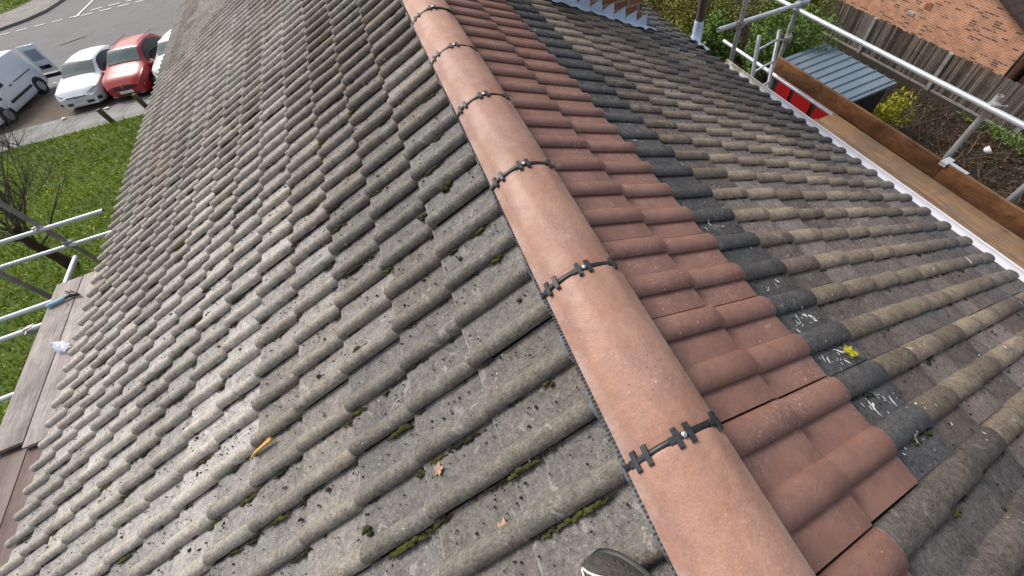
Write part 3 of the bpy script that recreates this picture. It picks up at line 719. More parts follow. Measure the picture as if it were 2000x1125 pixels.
for sgn, ya, yb in ((1, ye - .25, yr_), (-1, 2 * yr_ - ye + .25, yr_)):
    za = ze - .25 * .47 + 7.6 + zo; zb = zr2 + 7.6 + zo
    q = [(-.18, ya - 9, za), (9.2, ya - 9, za), (9.2, yb - 9, zb), (-.18, yb - 9, zb)]
    quad_slab(m, q if sgn > 0 else q[::-1], (0, 0, .09 if False else -.09))
m.build('roof', ptile(), nb)
m = MB(); m.box((-.012, 7.626 - 9 - .1 + .35, 7.6 - 6.28), (0.01, 7.626 - 9 + .12 + .35, 7.6 - 6.12)); m.build('air_brick', simple('red_air_brick', (.36, .12, .06), .8), nb)
m = MB(); m.box((-.02, -.75 + .0, 7.6 - 6.62), (.01, -.5, 7.6 - 6.5), bev=.006)
for i in range(4): m.box((-.026, -.73 + i * .055, 7.6 - 6.6), (-.02, -.70 + i * .055, 7.6 - 6.52))
m.build('vent_cover', simple('grey_vent', (.45, .45, .47), .5), nb)
m = MB(); m.tube([(-.06, ye - 9 + .03, 0), (-.06, ye - 9 + .03, ze + 7.55)], .035, 10); m.build('downpipe', M_black, nb, smooth=True)
nb2 = empty('lean_to', (15.9, 3.4, -7.6), 'pink rendered lean-to with a white window beside the orange brick building', 'building')
m = MB(); m.box((0, -2.6, 0), (4, 1.42, 2.0)); m.build('wall', simple('pink_render', (.36, .18, .16), .85, .15, 4), nb2)
m = MB(); m.box((-.2, -2.8, 2.003), (4.2, 1.42, 2.1)); m.build('roof', M_felt, nb2)
m = MB(); m.box((-.03, .1, .9), (.0, .16, 1.7)); m.box((-.03, 1.04, .9), (0, 1.1, 1.7)); m.box((-.03, .16, .9), (0, 1.04, .96)); m.box((-.03, .16, 1.64), (0, 1.04, 1.7)); m.build('window_frame', M_fascia, nb2)
m = MB(); m.box((-.012, .16, .96), (-.002, 1.04, 1.64)); m.build('window_pane', simple('dark_glass', (.03, .04, .05), .08, .1), nb2)

# ---------------------------------------------------------------- shed
def corr():
    t = NT('blue_grey_sheet'); c = t.mix(t.ramp(t.noise(1.5, 4), [(.35, 0.), (.65, 1.)]), (.125, .175, .22), (.165, .215, .26)); c = t.mix(t.ramp(t.noise(7, 5, .7), [(.55, 0.), (.7, .5)]), c, (.12, .13, .13)); return t.fin(c, .5, .4)
sh = empty('garden_shed', (9.4, 6.05, -7.5), 'black and red garden shed with blue grey ribbed metal roof', 'shed')
m = MB(); vs = []; fs = []; N_ = 108
for i in range(N_ + 1):
    y = -1.08 + 2.16 * i / N_; ph = (i % 12); h = .035 if ph in (5, 6) else (.0)
    for x in (-.80, .72): vs.append((x, y, 2.10 + h - .0 + (.03 if x > 0 else 0)))
for i in range(N_): fs.append((2 * i, 2 * i + 1, 2 * i + 3, 2 * i + 2))
m.add(vs, fs)
m.box((-.79, -1.07, 2.04), (.71, 1.07, 2.085)); m.build('roof', corr(), sh)
m = MB(); m.box((-.68, -1.0, 0), (.62, 1.0, 2.04)); m.build('wall', simple('black_timber', (.012, .011, .012), .6), sh)
m = MB()
for y0, y1 in ((-.93, -.36), (-.22, .36), (.47, .93)): m.box((-.70, y0, .25), (-.679, y1, 1.9))
m.build('red_panels', simple('red_panel', (.34, .008, .010), .45, .15, 3), sh)

# ---------------------------------------------------------------- scaffold, garden side
gcol = 'galvanised scaffold tubes along the garden eave'
def tube_thing(name, label, a, b, mat, r=.0242, group=None, cat='scaffold tube'):
    a = Vector(a); b = Vector(b); c = (a + b) / 2; m = MB(); m.pipe(a - c, b - c, r, r - .005, 18); o = m.build(name, mat, smooth=False, angle=40); o.location = c
    return tag(o, label, cat, group)
def coupler(p, ax, label, parent=None):
    m = MB(); p = Vector(p)
    m.box((-.035, -.035, -.035), (.035, .035, .035), bev=.008); m.box((-.045, -.018, -.045), (.03, .018, .045), bev=.006)
    m.tube([(.03, 0, -.02), (.075, 0, -.02)], .007, 8); m.tube([(-.02, -.03, .03), (-.02, -.07, .03)], .007, 8)
    m.sphere((.07, 0, -.02), .012, 6, 4); m.sphere((-.02, -.065, .03), .012, 6, 4)
    o = m.build('scaffold_coupler', M_coupler, angle=30); o.location = p; o.rotation_euler = ax
    return tag(o, label, 'coupler', 'steel couplers clamping the scaffold tubes')
tube_thing('scaffold_standard', 'upright scaffold tube nearest the gutter end', (3.14, 3.32, -7.5), (3.14, 3.32, -.2), M_tube_m)
tube_thing('scaffold_standard', 'upright scaffold tube behind the ladder at the corner of the garden walkway', (3.98, 3.385, -7.5), (3.98, 3.385, -.2), M_tube_m)
tube_thing('scaffold_standard', 'upright scaffold tube behind the joint of the toe boards', (4.0, 1.29, -7.5), (4.0, 1.29, -1.30), M_tube_m)
tube_thing('scaffold_standard', 'upright scaffold tube at the right edge of the photo behind the toe board', (4.0, .72, -7.5), (4.0, .72, -1.30), M_tube_m)
tube_thing('scaffold_guard_rail', 'long bright guard rail tube running above the toe boards', (3.94, -2.2, -1.37), (3.94, 4.6, -1.40), M_tube)
tube_thing('scaffold_transom', 'short bright cross tube joining the two corner uprights', (2.89, 3.355, -1.325), (4.08, 3.355, -1.345), M_tube)
tube_thing('scaffold_ledger', 'lower bright tube passing the ladder and going under the walkway', (3.94, -2.2, -2.21), (3.94, 4.33, -2.20), M_tube)
coupler((3.15, 3.33, -1.33), (0, 0, .4), 'coupler on the upright nearest the gutter end'); coupler((3.965, 3.37, -1.37), (.3, .2, 1.2), 'coupler where guard rail and cross tube meet at the corner upright')
coupler((3.97, 3.36, -1.75), (0, 0, 2.2), 'coupler halfway down the corner upright')
coupler((3.975, 1.27, -1.385), (0, 0, .8), 'coupler under the guard rail above the toe board joint')
coupler((3.96, 3.42, -2.20), (0, 0, .8), 'coupler low on the ladder foot beside the ledger')
# clip of the toe boards
m = MB(); m.box((3.87, 1.21, -1.93), (3.97, 1.27, -1.921), bev=.002); m.box((3.868, 1.21, -1.965), (3.876, 1.27, -1.922), bev=.002); m.box((3.895, 1.05, -1.929), (3.93, 1.21, -1.922), bev=.002); o = m.build('toe_board_clip', M_tube); tag(o, 'grey steel clip over the top edge of the toe board', 'clip')
def boardbox(m, lo, hi, bev=.006):
    m.box(lo, hi, (random.uniform(.2, .8), 0, 0, 1), 0, bev)
def board(name, label, lo, hi, mat, group=None, rz=0, cat='board', bands=True):
    lo = Vector(lo); hi = Vector(hi); c = (lo + hi) / 2; m = MB(); boardbox(m, lo - c, hi - c)
    o = m.build(name, mat, angle=40); o.location = c; o.rotation_euler = (0, 0, rz); tag(o, label, cat, group); return o
board('toe_board', 'far orange brown toe board standing on edge beside the shed', (3.89, 1.18, -2.13), (3.925, 3.34, -1.935), M_toe, rz=0)
board('toe_board', 'near orange brown toe board standing on edge at the right of the photo', (3.88, -2.0, -2.125), (3.915, 1.22, -1.93), M_toe, rz=0.0)
for i, (lab, yy) in enumerate((('outermost wet walkway board against the toe boards', 2.38), ('second walkway board from the toe boards', 2.40), ('third walkway board from the toe boards', 2.37), ('innermost wet walkway board beside the gutter', 2.39))):
    board('walkway_board', lab, (3.66 - i * .231, -2.2, -2.165 + random.uniform(-.004, .004)), (3.885 - i * .231, yy, -2.127 + random.uniform(-.004, .004)), M_board_new, 'walkway boards along the garden eave')
# ladder
ld = empty('ladder', (3.47, 3.15, -7.5), 'aluminium ladder rising past the gutter at the scaffold corner', 'ladder')
t0, t1 = Vector((3.32 - 3.47, 3.19 - 3.15, -1.44 + 7.5)), Vector((3.66 - 3.47, 3.245 - 3.15, -1.50 + 7.5)); dn_ = Vector((0, -.155, -1)).normalized()
for tt in (t0, t1):
    m = MB(); e = tt + dn_ * 5.9; e.z = max(e.z, .02); m.tube([tt, e], .021, 8); m.build('stile', M_tube_m, ld, smooth=True)
for i in range(21):
    a = t0 + dn_ * (.16 + .25 * i); b = t1 + dn_ * (.10 + .25 * i); m = MB(); m.tube([a, b], .012, 8); m.build('rung', M_tube, ld, smooth=True)
# ---------------------------------------------------------------- scaffold, street side
tube_thing('scaffold_standard', 'dark upright scaffold tube crossed by the two upper street side tubes', (-4.62, 5.03, -8), (-4.62, 5.03, -1.2), M_tube_d)
tube_thing('scaffold_standard', 'dark upright scaffold tube passing behind the end of the pale walkway', (-4.62, 4.26, -8), (-4.62, 4.26, -1.5), M_tube_d)
T = [('topmost white scaffold tube over the lawn with its open end showing', (-5.9, 4.975, -2.08), (-3.985, 4.975, -2.115), M_tube),
     ('second white scaffold tube reaching the roof edge over the lawn', (-6.0, 4.975, -2.375), (-3.3, 4.975, -2.44), M_tube),
     ('third white scaffold tube ending under the pale boards', (-5.6, 3.765, -2.1), (-3.3, 3.755, -2.1), M_tube),
     ('fourth white scaffold tube clamped at the edge of the pale boards', (-5.6, 3.52, -2.11), (-3.3, 3.49, -2.1), M_tube),
     ('lowest white scaffold tube at the left edge of the photo', (-5.6, 2.82, -2.1), (-3.3, 2.82, -2.1), M_tube)]
for lab, a, b, mt in T: tube_thing('scaffold_transom', lab, a, b, mt, group=None)
tube_thing('scaffold_ledger', 'pale stub of tube sticking out beyond the far end of the pale walkway', (-4.06, -2.2, -2.06), (-4.06, 4.28, -2.085), M_tube)
coupler((-4.62, 5.0, -2.10), (0, 0, .5), 'coupler on the topmost tube over the lawn'); coupler((-4.60, 5.0, -2.40), (0, .3, 1.5), 'coupler on the second tube over the lawn')
coupler((-4.25, 3.51, -2.12), (0, 0, .2), 'coupler at the outer edge of the pale boards')
board('walkway_board', 'outer pale walkway board with the blue gripped tool lying on it', (-4.02, 2.25, -2.02), (-3.80, 3.83, -1.982), M_board_pale)
board('walkway_board', 'pale walkway board nearest the roof tiles', (-3.795, 2.2, -2.022), (-3.575, 3.84, -1.985), M_board_pale)
board('walkway_board', 'narrow pale walkway board tucked below the tile edge', (-3.57, 2.2, -2.03), (-3.35, 3.86, -1.99), M_board_pale)
for i, (lab, yy) in enumerate((('outer dark soaked walkway board at the lower left', 2.44), ('middle dark soaked walkway board at the lower left', 2.41), ('dark soaked walkway board beside the tile edge', 2.43), ('dark soaked board hidden below the tile ends', 2.45))):
    board('walkway_board', lab, (-4.25 + i * .228, -1.6, -2.065), (-4.03 + i * .228, yy, -2.027 + random.uniform(-.003, .003)), M_board_dark)
board('walkway_board', 'short dark board lying across the lower left corner', (-4.3, -1.6, -2.022), (-4.0, 1.87, -1.985), M_board_dark)
# tool on the pale boards
tl = empty('hand_tool', (-3.85, 3.59, -1.98), 'hand tool with pale blue grip and black forked head on pale boards', 'tool')
M_blue = simple('pale_blue_rubber', (.25, .50, .66), .5, .2, 30)
m = MB(); m.tube([(-.15, -.04, .02), (-.13, -.037, .022), (-.04, -.02, .022), (-.005, -.012, .02)], [.012, .019, .016, .013], 12); m.build('grip', M_blue, tl, smooth=True)
m = MB(); m.tube([(-.152, -.05, .012), (-.16, -.04, .012), (-.14, -.02, .014), (-.03, -.0, .014)], .005, 6); m.tube([(-.01, -.014, .02), (.05, .0, .022), (.11, -.03, .02)], [.012, .017, .008], 8)
m.tube([(.10, -.035, .022), (.03, .03, .026), (-.03, .075, .022)], .006, 6); m.tube([(.12, -.04, .022), (.06, .02, .024), (.02, .055, .02)], .006, 6); m.tube([(.11, -.035, .02), (-.01, .04, .03)], .005, 6)
m.build('forked_head', M_black, tl, smooth=True)
# crumpled plastic packet
t = NT('clear_plastic_film'); t.b.inputs['Alpha'].default_value = .75; pm_ = t.fin(t.mix(t.ramp(t.noise(30, 2), [(.5, 0.), (.55, 1.)]), (.72, .74, .80), (.42, .50, .72)), .2)
m = MB(); vs = []; fs = []
for i in range(15):
    for j in range(9):
        u = i / 14; v = j / 8 - .5; wd = .075 * (math.sin(min(1, u * 1.6 + .15) * math.pi * .5)) * (1 - .35 * (u > .8))
        vs.append((.21 * (u - .5), v * 2 * wd * .6, .016 + .02 * (1 - 4 * v * v) + .012 * mnoise.noise(Vector((u * 7, v * 7, 2)))))
for i in range(14):
    for j in range(8): fs.append((i * 9 + j, (i + 1) * 9 + j, (i + 1) * 9 + j + 1, i * 9 + j + 1))
m.add(vs, fs); o = m.build('plastic_packet', pm_, smooth=True); o.location = (-3.75, 3.02, -1.985); o.rotation_euler = (0, 0, -.75); tag(o, 'crumpled clear plastic packet lying on the pale boards', 'packet')

# ---------------------------------------------------------------- things on the roof
def scatter_pt(side, s, y, h): return (Lpt if side < 0 else Rpt)(s, y, h)
ms = MB(); db = MB(); bmz = MB()
def rollfoot(y_anchor, j, side): return y_anchor + j * MP
def course_h(side, s):                      # tile surface height above the reference plane in a trough
    J = jl if side < 0 else jr
    for a, b in zip(J[:-1], J[1:]):
        if a <= s < b: return -.012 - .022 * (1 - (s - a) / (b - a))
    return -.012
spots = []
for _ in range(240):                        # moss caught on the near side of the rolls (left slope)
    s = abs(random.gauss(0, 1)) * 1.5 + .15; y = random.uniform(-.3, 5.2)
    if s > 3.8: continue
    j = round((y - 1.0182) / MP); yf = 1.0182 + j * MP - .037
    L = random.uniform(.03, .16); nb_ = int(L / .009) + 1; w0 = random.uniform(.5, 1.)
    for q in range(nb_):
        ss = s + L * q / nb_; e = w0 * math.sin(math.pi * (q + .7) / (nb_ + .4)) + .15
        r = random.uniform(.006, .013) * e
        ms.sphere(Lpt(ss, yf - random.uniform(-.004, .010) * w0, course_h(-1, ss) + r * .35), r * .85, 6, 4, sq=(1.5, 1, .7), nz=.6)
for _ in range(1100):  # dark runs along the roll feet: debris that also stands in for crevice shade
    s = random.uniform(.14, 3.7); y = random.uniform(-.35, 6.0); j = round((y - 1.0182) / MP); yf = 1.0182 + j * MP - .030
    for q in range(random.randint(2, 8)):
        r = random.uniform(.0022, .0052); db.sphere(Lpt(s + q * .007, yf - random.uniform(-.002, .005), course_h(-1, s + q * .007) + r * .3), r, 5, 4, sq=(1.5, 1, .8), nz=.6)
for _ in range(500):  # right slope runs, debris doubling as shade under the rolls
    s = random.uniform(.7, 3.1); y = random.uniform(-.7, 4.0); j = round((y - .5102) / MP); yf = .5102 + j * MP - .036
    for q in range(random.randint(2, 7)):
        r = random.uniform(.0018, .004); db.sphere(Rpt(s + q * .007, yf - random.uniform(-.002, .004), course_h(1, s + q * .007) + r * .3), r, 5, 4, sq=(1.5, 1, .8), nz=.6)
for (px_s, py_y, r) in ((.62, .43, .022), (1.0, 1.62, .02), (.45, 1.25, .018), (.30, 1.28, .022), (.50, .25, .013), (.95, .33, .012), (.88, .9, .02)):
    for _ in range(7): ms.sphere(Lpt(px_s + random.gauss(0, .012), py_y + random.gauss(0, .010), course_h(-1, px_s) + .006), r * random.uniform(.4, .75), 8, 6, sq=(1.1, 1, .7), nz=.3)
for _ in range(40):                         # right slope, a little near the bottom
    s = random.uniform(.7, 2.6); y = random.uniform(-.6, .6); j = round((y - .5102) / MP); yf = .5102 + j * MP - .046
    for q in range(5):
        r = random.uniform(.003, .007); ms.sphere(Rpt(s + q * .008, yf + random.uniform(-.006, .006), course_h(1, s) + r * .4), r, 6, 4, nz=.5)
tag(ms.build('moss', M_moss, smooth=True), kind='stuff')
for _ in range(6500):
    if random.random() < .72:
        s = random.uniform(.15, 3.9); y = random.uniform(-.4, 6.5) if random.random() < .6 else random.uniform(-.3, 2.5); j = round((y - 1.0182) / MP); off = (y - 1.0182) / MP - j
        if abs(off) < .27: y = 1.0182 + j * MP + (.30 + random.random() * .35) * MP * random.choice((-1, 1, -1))
        p = Lpt(s, y, course_h(-1, s) + .002)
    else:
        s = random.uniform(.72, 3.2); y = random.uniform(-.8, 3.5); j = round((y - .5102) / MP); off = (y - .5102) / MP - j
        if abs(off) < .3: y = .5102 + j * MP + (.32 + random.random() * .3) * MP * random.choice((-1, 1))
        p = Rpt(s, y, course_h(1, s) + .002)
    r = random.uniform(.0011, .0030) * (1.8 if random.random() < .08 else 1); db.sphere(p, r, 5, 4, sq=(random.uniform(.8, 2), random.uniform(.8, 1.6), .8), nz=.6)
tag(db.build('roof_debris_and_crevice_shade', M_debris_shade), kind='stuff')
# bird droppings and other white flecks on the tiles, densest on the dark course
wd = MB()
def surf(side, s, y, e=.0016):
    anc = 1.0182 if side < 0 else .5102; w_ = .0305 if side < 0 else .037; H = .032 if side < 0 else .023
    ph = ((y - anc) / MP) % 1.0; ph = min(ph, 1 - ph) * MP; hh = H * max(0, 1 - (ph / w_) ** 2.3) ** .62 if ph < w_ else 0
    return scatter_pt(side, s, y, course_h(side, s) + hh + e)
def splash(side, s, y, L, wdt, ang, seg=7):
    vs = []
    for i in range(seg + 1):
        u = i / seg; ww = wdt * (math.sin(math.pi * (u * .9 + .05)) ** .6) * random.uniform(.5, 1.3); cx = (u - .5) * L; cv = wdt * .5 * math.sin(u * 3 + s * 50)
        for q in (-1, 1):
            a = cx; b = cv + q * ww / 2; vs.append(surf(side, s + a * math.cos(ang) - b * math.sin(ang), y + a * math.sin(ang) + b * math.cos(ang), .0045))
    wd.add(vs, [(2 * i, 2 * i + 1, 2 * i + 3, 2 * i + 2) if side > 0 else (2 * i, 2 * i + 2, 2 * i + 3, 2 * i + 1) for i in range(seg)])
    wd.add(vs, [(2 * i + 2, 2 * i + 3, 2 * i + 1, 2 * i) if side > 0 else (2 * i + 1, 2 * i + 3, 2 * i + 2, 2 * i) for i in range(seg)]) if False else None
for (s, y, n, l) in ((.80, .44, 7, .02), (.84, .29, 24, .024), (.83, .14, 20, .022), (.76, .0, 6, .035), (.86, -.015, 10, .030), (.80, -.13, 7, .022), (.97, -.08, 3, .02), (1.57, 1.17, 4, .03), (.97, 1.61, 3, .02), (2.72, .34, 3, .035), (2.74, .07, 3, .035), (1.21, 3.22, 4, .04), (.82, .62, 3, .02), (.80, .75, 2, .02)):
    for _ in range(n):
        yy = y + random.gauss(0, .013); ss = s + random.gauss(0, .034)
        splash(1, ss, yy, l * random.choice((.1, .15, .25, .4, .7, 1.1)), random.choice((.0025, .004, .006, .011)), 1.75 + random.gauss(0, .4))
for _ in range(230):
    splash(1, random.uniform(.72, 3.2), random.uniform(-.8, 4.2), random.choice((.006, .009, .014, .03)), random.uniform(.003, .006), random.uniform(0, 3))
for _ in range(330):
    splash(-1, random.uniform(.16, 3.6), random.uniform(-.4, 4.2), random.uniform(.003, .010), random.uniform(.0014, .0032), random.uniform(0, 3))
tag(wd.build('droppings_and_white_flecks', M_white_fleck), kind='stuff')
# bright moss tuft on the dark tile
for (p0, nn, rr, nm, lab) in (((.83, -.105), 26, .009, 'moss_tuft', 'bright green moss tuft on the dark tile at the lower right'), ((.72, 1.02), 1, .005, None, None)):
    if nm is None: continue
    m = MB(); c = Vector(Rpt(p0[0], p0[1], -.02))
    for _ in range(nn): q = Vector(Rpt(p0[0] + random.gauss(0, .013), p0[1] + random.gauss(0, .008), -.022)) - c; m.sphere(q, random.uniform(.4, 1) * rr, 6, 4, nz=.4)
    o = m.build(nm, M_brightmoss, smooth=True); o.location = c; tag(o, lab, 'moss')
# fallen yellow leaf
t = NT('yellow_leaf_skin'); ym = t.fin(t.mix(t.ramp(t.noise(90, 3), [(.5, 0.), (.62, 1.)]), (.62, .52, .01), (.30, .26, .02)), .5)
m = MB(); c = Vector(Rpt(.868, .143, -.008)); vs = [(0, 0, .012)]; N_ = 22
for i in range(N_):
    a = 2 * math.pi * i / N_; r = .021 * (1 + .12 * math.cos(5 * a)) * (1.3 if abs(math.cos(a)) > .7 else 1.); vs.append((r * math.cos(a), r * .8 * math.sin(a), .004 + .010 * abs(math.cos(2.5 * a))))
m.add(vs, [(0, 1 + i, 1 + (i + 1) % N_) for i in range(N_)]); m.add([(x_, y_, z_ - .0015) for x_, y_, z_ in vs], [(0, 1 + (i + 1) % N_, 1 + i) for i in range(N_)])
o = m.build('fallen_leaf', ym, smooth=True); o.location = c; o.rotation_euler = (0, R(28), -.6); tag(o, 'crinkled yellow leaf on the dark course of tiles', 'leaf')
# dry leaves and splinter on the left slope
def dleaf(s, y, size, lab, col):
    m = MB(); vs = [(0, 0, .004)]; N_ = 20
    for i in range(N_):
        a = 2 * math.pi * i / N_; r = size * (1 + .28 * math.cos(5 * a + .6)) * random.uniform(.8, 1.1); vs.append((r * math.cos(a), r * math.sin(a), random.uniform(0, .006)))
    m.add(vs, [(0, 1 + i, 1 + (i + 1) % N_) for i in range(N_)]); m.add([(a, b, c_ - .001) for a, b, c_ in vs], [(0, 1 + (i + 1) % N_, 1 + i) for i in range(N_)])
    o = m.build('dry_leaf', col, smooth=True); o.location = Lpt(s, y, course_h(-1, s) + .005); o.rotation_euler = (0, -R(28), 0); tag(o, lab, 'leaf')
M_dry = simple('dry_leaf_tan', (.42, .27, .19), .8, .3, 60)
dleaf(.64, .355, .016, 'pale tan dry leaf in a trough of the grey slope left of the ridge', M_dry); dleaf(.49, .145, .017, 'torn tan dry leaf on the grey slope nearest the shoe', M_dry)
m = MB(); c = Vector(Lpt(1.47, .815, 0)); a = Vector(Lpt(1.54, .812, -.008)) - c; b = Vector(Lpt(1.395, .822, -.004)) - c
m.tube([a, a * .3 + Vector((0, .002, .003)), b], [.002, .0075, .006], 5); m.tube([a * .4 + Vector((.0, .010, 0)), b * .9 + Vector((0, .008, .003))], [.003, .005], 4)
o = m.build('wood_splinter', simple('fresh_splinter', (.62, .36, .10), .7, .25, 60)); o.location = c; tag(o, 'yellow splinter of timber lying on the grey tiles', 'splinter')
m = MB(); c = Vector(Lpt(.955, .41, 0))
# shoe
so = empty('shoe', (-.212, -.008, -.108), 'grey trainer toe with white piping on the tiles at the bottom edge', 'shoe', rz=R(20))
Ry = -R(27.5)
def shoe_part(fn, name, mat, nu=22, nv=16):
    m = MB(); vs = []; fs = []
    for i in range(nu + 1):
        for j in range(nv + 1): vs.append(fn(i / nu, j / nv))
    for i in range(nu):
        for j in range(nv): fs.append((i * (nv + 1) + j, i * (nv + 1) + j + 1, (i + 1) * (nv + 1) + j + 1, (i + 1) * (nv + 1) + j))
    m.add(vs, fs); o = m.build(name, mat, so, smooth=True); return o
def wid(u): return .052 * max(0, 1 - (max(0, u - .62) / .38) ** 2.6) ** .5 * (.82 + .22 * math.sin(u * 2.6))
def hgt(u): return (.10 - .055 * min(1, u / .62)) * (1 if u < .8 else (1 - ((u - .8) / .2) ** 2 * .55))
def upper(u, v):
    a = math.pi * v; uu = u; return (math.cos(a) * wid(uu) * 1.0, -.27 + .28 * uu, .018 + hgt(uu) * math.sin(a) ** .8)
M_shoe = simple('grey_mesh_fabric', (.065, .058, .05), .8, .45, 120, bump=.7, bscale=260)
shoe_part(upper, 'upper', M_shoe)
M_pip = simple('white_piping', (.68, .68, .64), .6, .1)
def sole(u, v):
    a = 2 * math.pi * v; w_ = wid(u) * 1.06 + .002; return (math.cos(a) * w_, -.272 + .285 * u, .010 + .011 * math.sin(a))
shoe_part(sole, 'sole', M_black)
m = MB()
for q in (.30, .70): m.tube([(math.cos(math.pi * (q + (.5 - q) * max(0, (u - .75) / .24))) * wid(u) * 1.0, -.27 + .28 * u, .0195 + hgt(u) * math.sin(math.pi * (q + (.5 - q) * max(0, (u - .75) / .24))) ** .8) for u in np.linspace(.15, .97, 18)], .0022, 6)
m.tube([(math.cos(math.pi * v) * wid(.62), -.27 + .28 * .62 - .012 * math.sin(math.pi * v), .020 + hgt(.62) * math.sin(math.pi * v) ** .8) for v in np.linspace(.05, .95, 16)], .0022, 6)
m.build('piping', M_pip, so, smooth=True)
m = MB()
for i in range(5):
    u = .25 + i * .07; m.tube([(math.cos(math.pi * v) * wid(u) * 1.01, -.27 + .28 * u + .01 * math.sin(v * 9), .021 + hgt(u) * math.sin(math.pi * v) ** .8) for v in np.linspace(.3, .7, 8)], .003, 6)
m.build('laces', M_pip, so, smooth=True)
so.matrix_world = Matrix.Translation((-.246, -.006, -.152)) @ Matrix.Rotation(Ry, 4, 'Y') @ Matrix.Rotation(R(32), 4, 'Z') @ Matrix.Scale(1.12, 4)

# ---------------------------------------------------------------- bollards
for (p, lab) in (((-11.43, 19.13), 'mossy timber bollard in front of the white hatchback'), ((-10.35, 19.65), 'timber bollard in front of the red car')):
    z = gh(*p); m = MB(); m.box((-.07, -.07, 0), (.07, .07, .62), (.5, 0, 0, 1), 0, .012); m.box((-.055, -.055, .62), (.055, .055, .635), (.9, 0, 0, 1), 0, .008)
    o = m.build('timber_bollard', M_bollard if 'M_bollard' in globals() else globals().setdefault('M_bollard', woodmat('bollard_timber', (.09, .075, .04), (.13, .11, .06), (.06, .065, .02))), angle=40); o.location = (*p, z)
    tag(o, lab, 'bollard', 'timber bollards at the lawn edge')

# ---------------------------------------------------------------- vehicles
M_tyre = simple('tyre_rubber', (.015, .015, .016), .8, .3, 30); M_rim = simple('alloy_rim', (.35, .36, .38), .35, .3, 20, metal=.7)
M_glass_c = simple('car_glass', (.07, .11, .115), .12, .25, 3, spec=.4); M_glass_d = simple('dark_car_glass', (.012, .013, .015), .08, .3, 3)
M_lamp = simple('headlamp', (.62, .66, .70), .12, .2, 30); M_plate = simple('number_plate_white', (.72, .72, .70), .5, .05)
def paint(name, c): return simple(name, c, .38, .05, 2, coat=.25)
P_white = paint('white_paint', (.64, .71, .73)); P_red = paint('red_paint', (.36, .008, .012)); P_silver = paint('pale_silver_paint', (.60, .64, .66)); P_van = paint('van_white_paint', (.76, .83, .92))
def interp(T, t):
    ts = [a[0] for a in T]; return [float(np.interp(t, ts, [a[k] for a in T])) for k in range(1, len(T[0]))]
